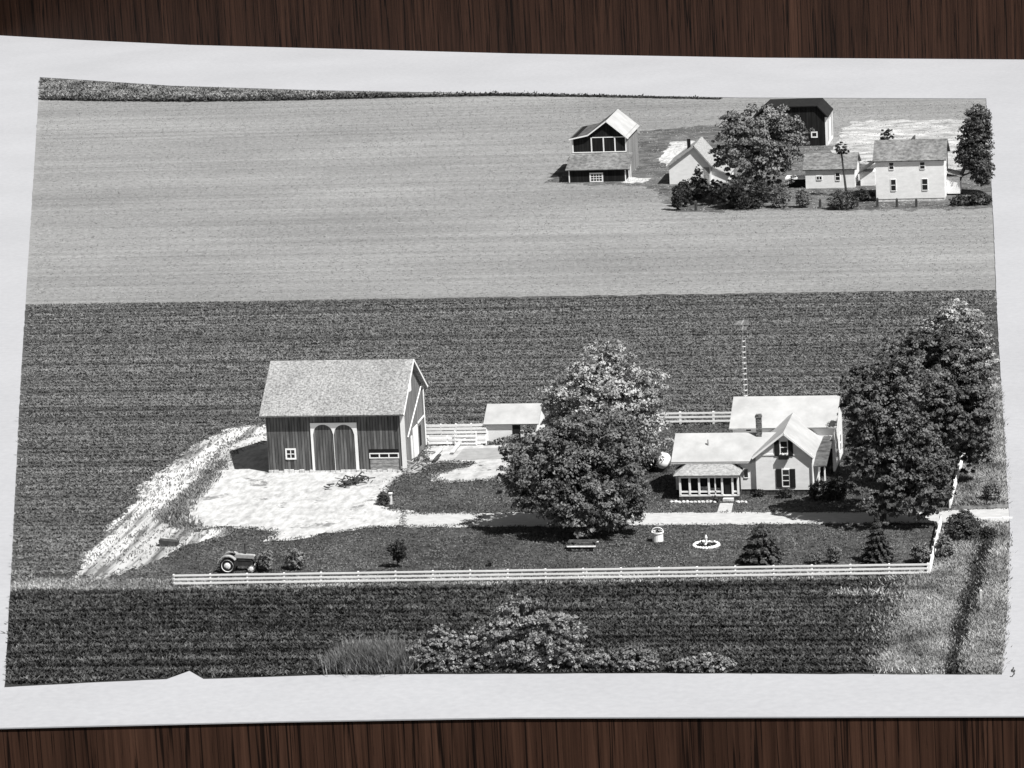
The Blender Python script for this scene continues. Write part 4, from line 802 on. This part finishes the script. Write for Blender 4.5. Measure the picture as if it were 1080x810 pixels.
# picnic table
p = G(615, 579.5); X, Y = p.x, p.y
pt_ = thing('picnic_table', 'dark wooden picnic table with bench seats in the shade at the edge of the driveway', 'picnic table', p)
MB().box(X-1.2, X+1.2, Y-.4, Y+.4, .70, .76).build('tabletop', M['dark_wood'], pt_)
for s in (-1, 1): MB().box(X-1.2, X+1.2, Y+s*.75-.15, Y+s*.75+.15, .42, .48).build('bench', M['stone'], pt_)
for s in (-1, 1):
    for q in (-1, 1): MB().beam((X+s*.9, Y+q*.2, .7), (X+s*.9, Y+q*.7, 0), .07, .1).build('leg', M['dark_wood'], pt_)
    MB().box(X+s*.9-.1, X+s*.9-.04, Y-.85, Y+.85, .36, .42).build('crossbeam', M['dark_wood'], pt_)
# well planter
p = G(694, 571); X, Y = p.x, p.y
wp = thing('wishing_well', 'round white wishing well planter with arched handle on the lawn', 'planter', p)
MB().lathe((X, Y, 0), [(.44, 0), (.46, .05), (.46, .72), (.52, .74), (.52, .85), (.42, .85), (.42, .7)], 18).build('body', M['white'], wp)
MB().lathe((X, Y, .70), [(.05, .06), (.42, .0), (.05, .01)], 16).build('soil', M['dark_inside'], wp)
mb = MB()
for i in range(10): t0, t1 = pi*i/10, pi*(i+1)/10; mb.bar((X+.48*cos(t0), Y, (.84+.36*sin(t0))), (X+.48*cos(t1), Y, (.84+.36*sin(t1))), .045)
mb.build('handle', M['white'], wp)
co = crown_leaves([(X, Y, .9, .34, .34, .2)], 160, .14); npmesh('plant', co, len(co)//4, M['leaf_black'], wp)
# stone ringed flower bed
p = G(745, 576); X, Y = p.x, p.y
fr_ = thing('flower_bed', 'round flower bed ringed with white stones and a pale centre ornament', 'flower bed', p)
mb = MB()
for i in range(26): a = 2*pi*i/26; mb.ball((X+1.02*cos(a), Y+1.02*sin(a), .1), (random.uniform(.12, .17), random.uniform(.12, .17), random.uniform(.12, .18)), 7, 5, .12)
mb.build('stone_ring', M['white'], fr_)
MB().lathe((X, Y, 0), [(.9, .0), (.9, .09), (.3, .14), (.02, .14)], 20).build('soil', M['dark_inside'], fr_)
co = crown_leaves([(X-.4, Y, .25, .35, .4, .25), (X+.4, Y+.1, .25, .35, .4, .28), (X, Y-.3, .2, .5, .3, .2)], 420, .14); npmesh('flowers', co, len(co)//4, M['weed'], fr_)
MB().lathe((X, Y, .1), [(.2, 0), (.16, .1), (.09, .2), (.08, .5), (.13, .6), (.1, .72), (.05, .85), (.01, .88)], 12).build('ornament', M['white'], fr_)
# gas tank
p = G(699, 499); X, Y = p.x, p.y
gtk = thing('gas_tank', 'white rounded gas tank on legs beside the left wall of the farmhouse', 'gas tank', p)
r = .55; prof = [(.02, -1.15)]+[(r*sin(radians(a)), -.75-.4*cos(radians(a))) for a in (20, 40, 60, 80)]+[(r, -.7), (r, .7)]+[(r*sin(radians(a)), .75+.4*cos(radians(a))) for a in (80, 60, 40, 20)]+[(.02, 1.15)]
MB().lathe((X, Y+.8, .95), prof, 20, 'y').build('tank', M['white'], gtk, smooth=True)
MB().lathe((X-.05, Y+.7, 1.48), [(.18, 0), (.18, .2), (.1, .28), (.02, .3)], 14).build('valve_cover', M['white'], gtk)
for s in (0, 1.5): MB().box(X-.4, X+.4, Y+s, Y+s+.14, 0, .55).build('leg', M['iron'], gtk)
# sticks, planks, posts, trough
p = G(372, 510); bp_ = MB()
for i in range(90):
    a = random.uniform(0, 2*pi); l = random.uniform(.4, 1.1); c = Vector((p.x+random.gauss(0, .55)+.0, p.y+random.gauss(0, .9), abs(random.gauss(.18, .18)))); c.x += (c.y-p.y)*.35
    d = Vector((cos(a), sin(a), random.uniform(-.4, .6))).normalized()*l; e = c+d; e.z = max(e.z, .03); bp_.bar(c, e, random.uniform(.03, .07), 5)
bp_.bar((p.x-.8, p.y-1.6, .14), (p.x+.6, p.y+1.5, .16), .16, 6); tag(bp_.build('brush_pile', M['dark_wood'], loc=tuple(p)), 'heap of dark branches lying in front of the barn doors', 'brush pile')
p = G(437, 497); jp = MB()
for i in range(26):
    a = random.uniform(0, 6.28); c = Vector((p.x+random.gauss(0, .5), p.y+random.gauss(.3, .9), random.uniform(.05, .6)))
    if i % 3: jp.bar(c, c+Vector((cos(a)*.9, sin(a)*.9, random.uniform(-.1, .7))), .06, 5)
    else: jp.ball(c, (random.uniform(.15, .35), random.uniform(.15, .35), random.uniform(.12, .3)), 8, 5, .15)
jp.ball((p.x, p.y+.3, .15), (.75, 1.3, .28), 10, 5, .1); tag(jp.build('scrap_heap', M['grey_wood'], loc=tuple(p)), 'untidy heap of scrap and stones against the right corner of the barn', 'scrap heap')
for a, b, lb in (((455, 488), (467, 476), 'pale plank lying on the dirt nearest the barn'), ((458, 489), (464, 484), 'short dark plank lying crosswise beside the pale plank'), ((477, 480), (486, 470), 'pale plank lying on the dirt below the pen gate')):
    A, B = G(*a), G(*b); tag(MB().beam((A.x, A.y, .25), (B.x, B.y, .4), .3, .14).build('plank', M['dark_wood'] if 'dark' in lb else M['stone'], loc=tuple(A)), lb, 'plank', 'planks in the barnyard')
p = G(412.5, 532); tag(MB().box(p.x-.1, p.x+.1, p.y-.1, p.y+.1, 0, .95).box(p.x-.16, p.x+.16, p.y-.16, p.y+.16, .95, 1.05).build('marker_post', M['white'], loc=tuple(p)), 'short white marker post at the edge of the farmyard', 'post')
p = G(179, 576); tag(MB().prism([(p.x-.8, .1), (p.x+.7, .0), (p.x+.8, .45), (p.x-.85, .62)], 'y', p.y-.35, p.y+.35).box(p.x-.5, p.x-.35, p.y-.4, p.y+.4, 0, .12).build('feed_trough', M['dark_wood'], loc=tuple(p)), 'dark wooden trough lying beside the dirt track', 'trough')
mb = MB(); a0, a1 = WX(709, 531, Yp-.7), WX(790, 531, Yp-.7); x = a0
while x < a1:
    if not (WX(758, 531, Yp-.7) < x < WX(775, 531, Yp-.7)): mb.ball((x, Yp-1.0+random.uniform(-.1, .1), .08), (random.uniform(.14, .26), .16, random.uniform(.1, .2)), 7, 5, .15)
    x += .34
tag(mb.build('stone_edging', M['stone'], loc=(a0, Yp-1, 0)), 'row of pale stones edging the bed in front of the porch', 'stone edging')
p = G(1012, 566); 
p = G(1060, 553); t = MB()
a, b = G(1012, 553.5), G(1068, 551.5); 
for zz in (.45,): t.beam((a.x, a.y, zz), (b.x, b.y, zz), .1, .12)
for i in range(4): q = a+(b-a)*(i+.3)/4; t.box(q.x-.07, q.x+.07, q.y-.07, q.y+.07, -.05, .55)
tag(t.build('culvert_rail', M['white'], loc=tuple(a)), 'low white rail along the driveway over the ditch', 'rail')
p = G(1035, 640); tag(MB().box(p.x-.09, p.x+.09, p.y-.09, p.y+.09, -.05, 1.3).add([(p.x-.09, p.y-.09, 1.3), (p.x+.09, p.y-.09, 1.3), (p.x+.09, p.y+.09, 1.3), (p.x-.09, p.y+.09, 1.3), (p.x, p.y, 1.42)], [(0, 1, 4), (1, 2, 4), (2, 3, 4), (3, 0, 4)]).build('stake', M['stone'], loc=tuple(p)), 'thin pale stake standing by the ditch', 'post')

# ------------------------------------------------------------------ crops, grass, weeds
DK = [(26, 322), (1050, 307), (1056, 440), (1010, 460), (880, 445), (520, 458), (452, 466), (284, 446), (235, 452), (198, 472), (165, 498), (138, 524), (108, 566), (76, 606), (12, 612)]
tufts('crop_plants', scatter(DK, 120000, row=1.45, rowj=.30, tilt=.0), M['crop_leaf'], .17, .15, 3, .15, 1.3, 'dark leafy crop growing in rows behind the barn', 'crop')
FC = [(8, 624), (183, 623), (600, 617), (960, 612), (955, 640), (944, 680), (934, 711), (350, 712), (8, 724)]
tufts('front_crop_plants', scatter(FC, 62000, row=1.3, rowj=.24, tilt=.03), M['front_leaf'], .27, .17, 3, .15, .8, 'dark leafy crop in front of the long white fence', 'crop')
bnd = [(962, 611), (954, 640), (946, 670), (934, 711)]
PB = np.array([tuple(G(*bnd[i]).lerp(G(*bnd[i+1]), t)[:2]) for i in range(3) for t in RNG.uniform(0, 1, 700)])+RNG.normal(0, 1.0, (2100, 2))*np.array([1.3, 1.0])
PB = PB[inside(PB, INS)]
tufts('stray_grass', PB, M['dry_grass'], .32, .1, 3, .4, .6, 'pale grass straying from the bank into the dark crop', 'grass')
tufts('straw_patch', scatter([(886, 625), (930, 625), (927, 630), (890, 631)], 220), M['bank_pale'], .28, .1, 4, .3, .8, 'small pale patch of dead grass in the dark crop near the right bank', 'grass')
VG = [(985, 606), (965, 610), (955, 618), (962, 630), (948, 640), (955, 655), (938, 668), (944, 684), (925, 700), (930, 712), (1054, 712), (1063, 560), (1040, 552), (1000, 556)]
DT = [(1032, 560), (1048, 562), (1045, 580), (1042, 592), (1036, 604), (1039, 616), (1031, 628), (1029, 645), (1020, 654), (1023, 672), (1012, 690), (1015, 714), (996, 714), (999, 700), (1005, 684), (1001, 668), (1013, 650), (1010, 636), (1021, 622), (1022, 608), (1028, 590)]
tufts('bank_grass', scatter(VG, 17000, (DT,)), M['dry_grass'], .36, .10, 4, .25, .55, 'pale rough grass on the bank beside the ditch', 'grass')
tufts('pale_bank_grass', scatter([(1008, 596), (1020, 600), (1012, 640), (1002, 672), (994, 712), (975, 712), (988, 660), (1000, 625)], 3000, (DT,)), M['bank_pale'], .3, .1, 4, .25, .6, 'bleached grass along the left lip of the ditch', 'grass')
tufts('pale_edge_grass', scatter([(1048, 610), (1058, 590), (1056, 712), (1034, 712), (1040, 660)], 2200, (DT,)), M['bank_pale'], .26, .1, 4, .25, .6, 'bleached grass strip along the right edge of the print beside the ditch', 'grass')
tufts('ditch_weeds', scatter(DT, 3200), M['leaf_black'], .34, .16, 4, .2, .5, 'dark weeds in the bottom of the ditch', 'weeds')
tufts('lane_grass', scatter([(1020, 480), (1054, 400), (1062, 532), (1006, 533)], 8000), M['dry_grass'], .34, .10, 4, .25, .55, 'pale rough grass on the bank beyond the driveway', 'grass')
tufts('lawn_grass', scatter(LAWN, 42000, (YARD, TRACK, DRIVE, BYARD, PATH)), M['lawn_leaf'], .10, .12, 3, .2, .8, 'short dark grass of the lawns around the farmhouse', 'grass')
tufts('strip_weeds', scatter(STRIP, 5000), M['dry_grass'], .2, .1, 4, .15, .5, 'pale weeds along the foot of the long white fence', 'weeds')
tufts('yard_weeds', scatter([(163, 548), (180, 532), (205, 512), (232, 486), (238, 492), (224, 510), (206, 530), (197, 548), (215, 556), (185, 558)], 650), M['weed'], .36, .12, 4, .3, .5, 'rank weeds between the dirt track and the farmyard', 'weeds')
tufts('track_weeds', scatter([(80, 606), (110, 572), (150, 520), (200, 478), (236, 456), (280, 452), (240, 474), (190, 520), (150, 556), (200, 556), (240, 560), (186, 582)], 500), M['weed'], .25, .12, 4, .25, .5, 'thin weeds scattered over the dirt track', 'weeds')
tufts('field_stubble', scatter([(30, 320), (44, 106), (520, 101), (1040, 106), (1050, 305)], 60000, row=.9, rowj=.2), M['stubble'], .06, .16, 2, .2, 1.5, 'pale stubble in drilled rows over the far field', 'stubble')

def edge_pts(px, n, sd, smooth=1):
    w = chaikin(gpoly(px), smooth); a = np.array(w); b = np.roll(a, -1, 0); l = np.linalg.norm(b-a, axis=1); i = RNG.choice(len(a), n, p=l/l.sum())
    P = a[i]+(b[i]-a[i])*RNG.uniform(0, 1, (n, 1))+RNG.normal(0, sd, (n, 2)); return P[inside(P, inn)]
EP = np.concatenate([edge_pts(YARD, 1500, .22), edge_pts(TRACK, 1500, .4), edge_pts(DRIVE, 900, .08, 0), edge_pts(BYARD, 900, .25)])
EP = EP[~((EP[:, 0] > x0-.3) & (EP[:, 0] < x1+.3) & (EP[:, 1] > Yb-.1) & (EP[:, 1] < Yb+D))] if False else EP
tufts('edge_grass', EP, M['green_grass'], .16, .12, 3, .15, .7, 'ragged grass along the edges of the pale yard and driveway', 'grass')

tufts('rough_grass', scatter([(44, 102), (42, 84), (200, 93), (400, 98), (520, 99), (400, 101), (200, 104)], 7000), M['verge_mix'], .4, .3, 3, .3, .7, 'mottled rough grass beyond the far hedge line', 'grass')
# ------------------------------------------------------------------ light
EL, AZ = radians(55), radians(57)             # AZ from the camera side (-Y) towards +X
sd_ = Vector((sin(AZ)*cos(EL), -cos(AZ)*cos(EL), sin(EL)))
sun = bpy.data.objects.new('sun', bpy.data.lights.new('sun', 'SUN')); COL.objects.link(sun)
sun.data.energy = 5.0; sun.data.angle = radians(.5); sun.data.color = (1, .993, .975)
sun.rotation_euler = sd_.to_track_quat('Z', 'Y').to_euler(); sun.location = (40, -60, 120)
w = bpy.data.worlds.new('World'); S.world = w; w.use_nodes = True
N, L = w.node_tree.nodes, w.node_tree.links; bg = N['Background']
sky = N.new('ShaderNodeTexSky'); sky.sky_type = 'NISHITA'; sky.sun_disc = False; sky.sun_elevation = EL; sky.sun_rotation = math.atan2(sd_.x, sd_.y)
bw = N.new('ShaderNodeRGBToBW')                # black and white film: the sky lights without colour
L.new(sky.outputs[0], bw.inputs[0]); L.new(bw.outputs[0], bg.inputs['Color']); bg.inputs['Strength'].default_value = 0.05
S.view_settings.view_transform = 'Standard'; S.view_settings.look = 'None'; S.view_settings.exposure = 0.48; S.view_settings.gamma = 1.0
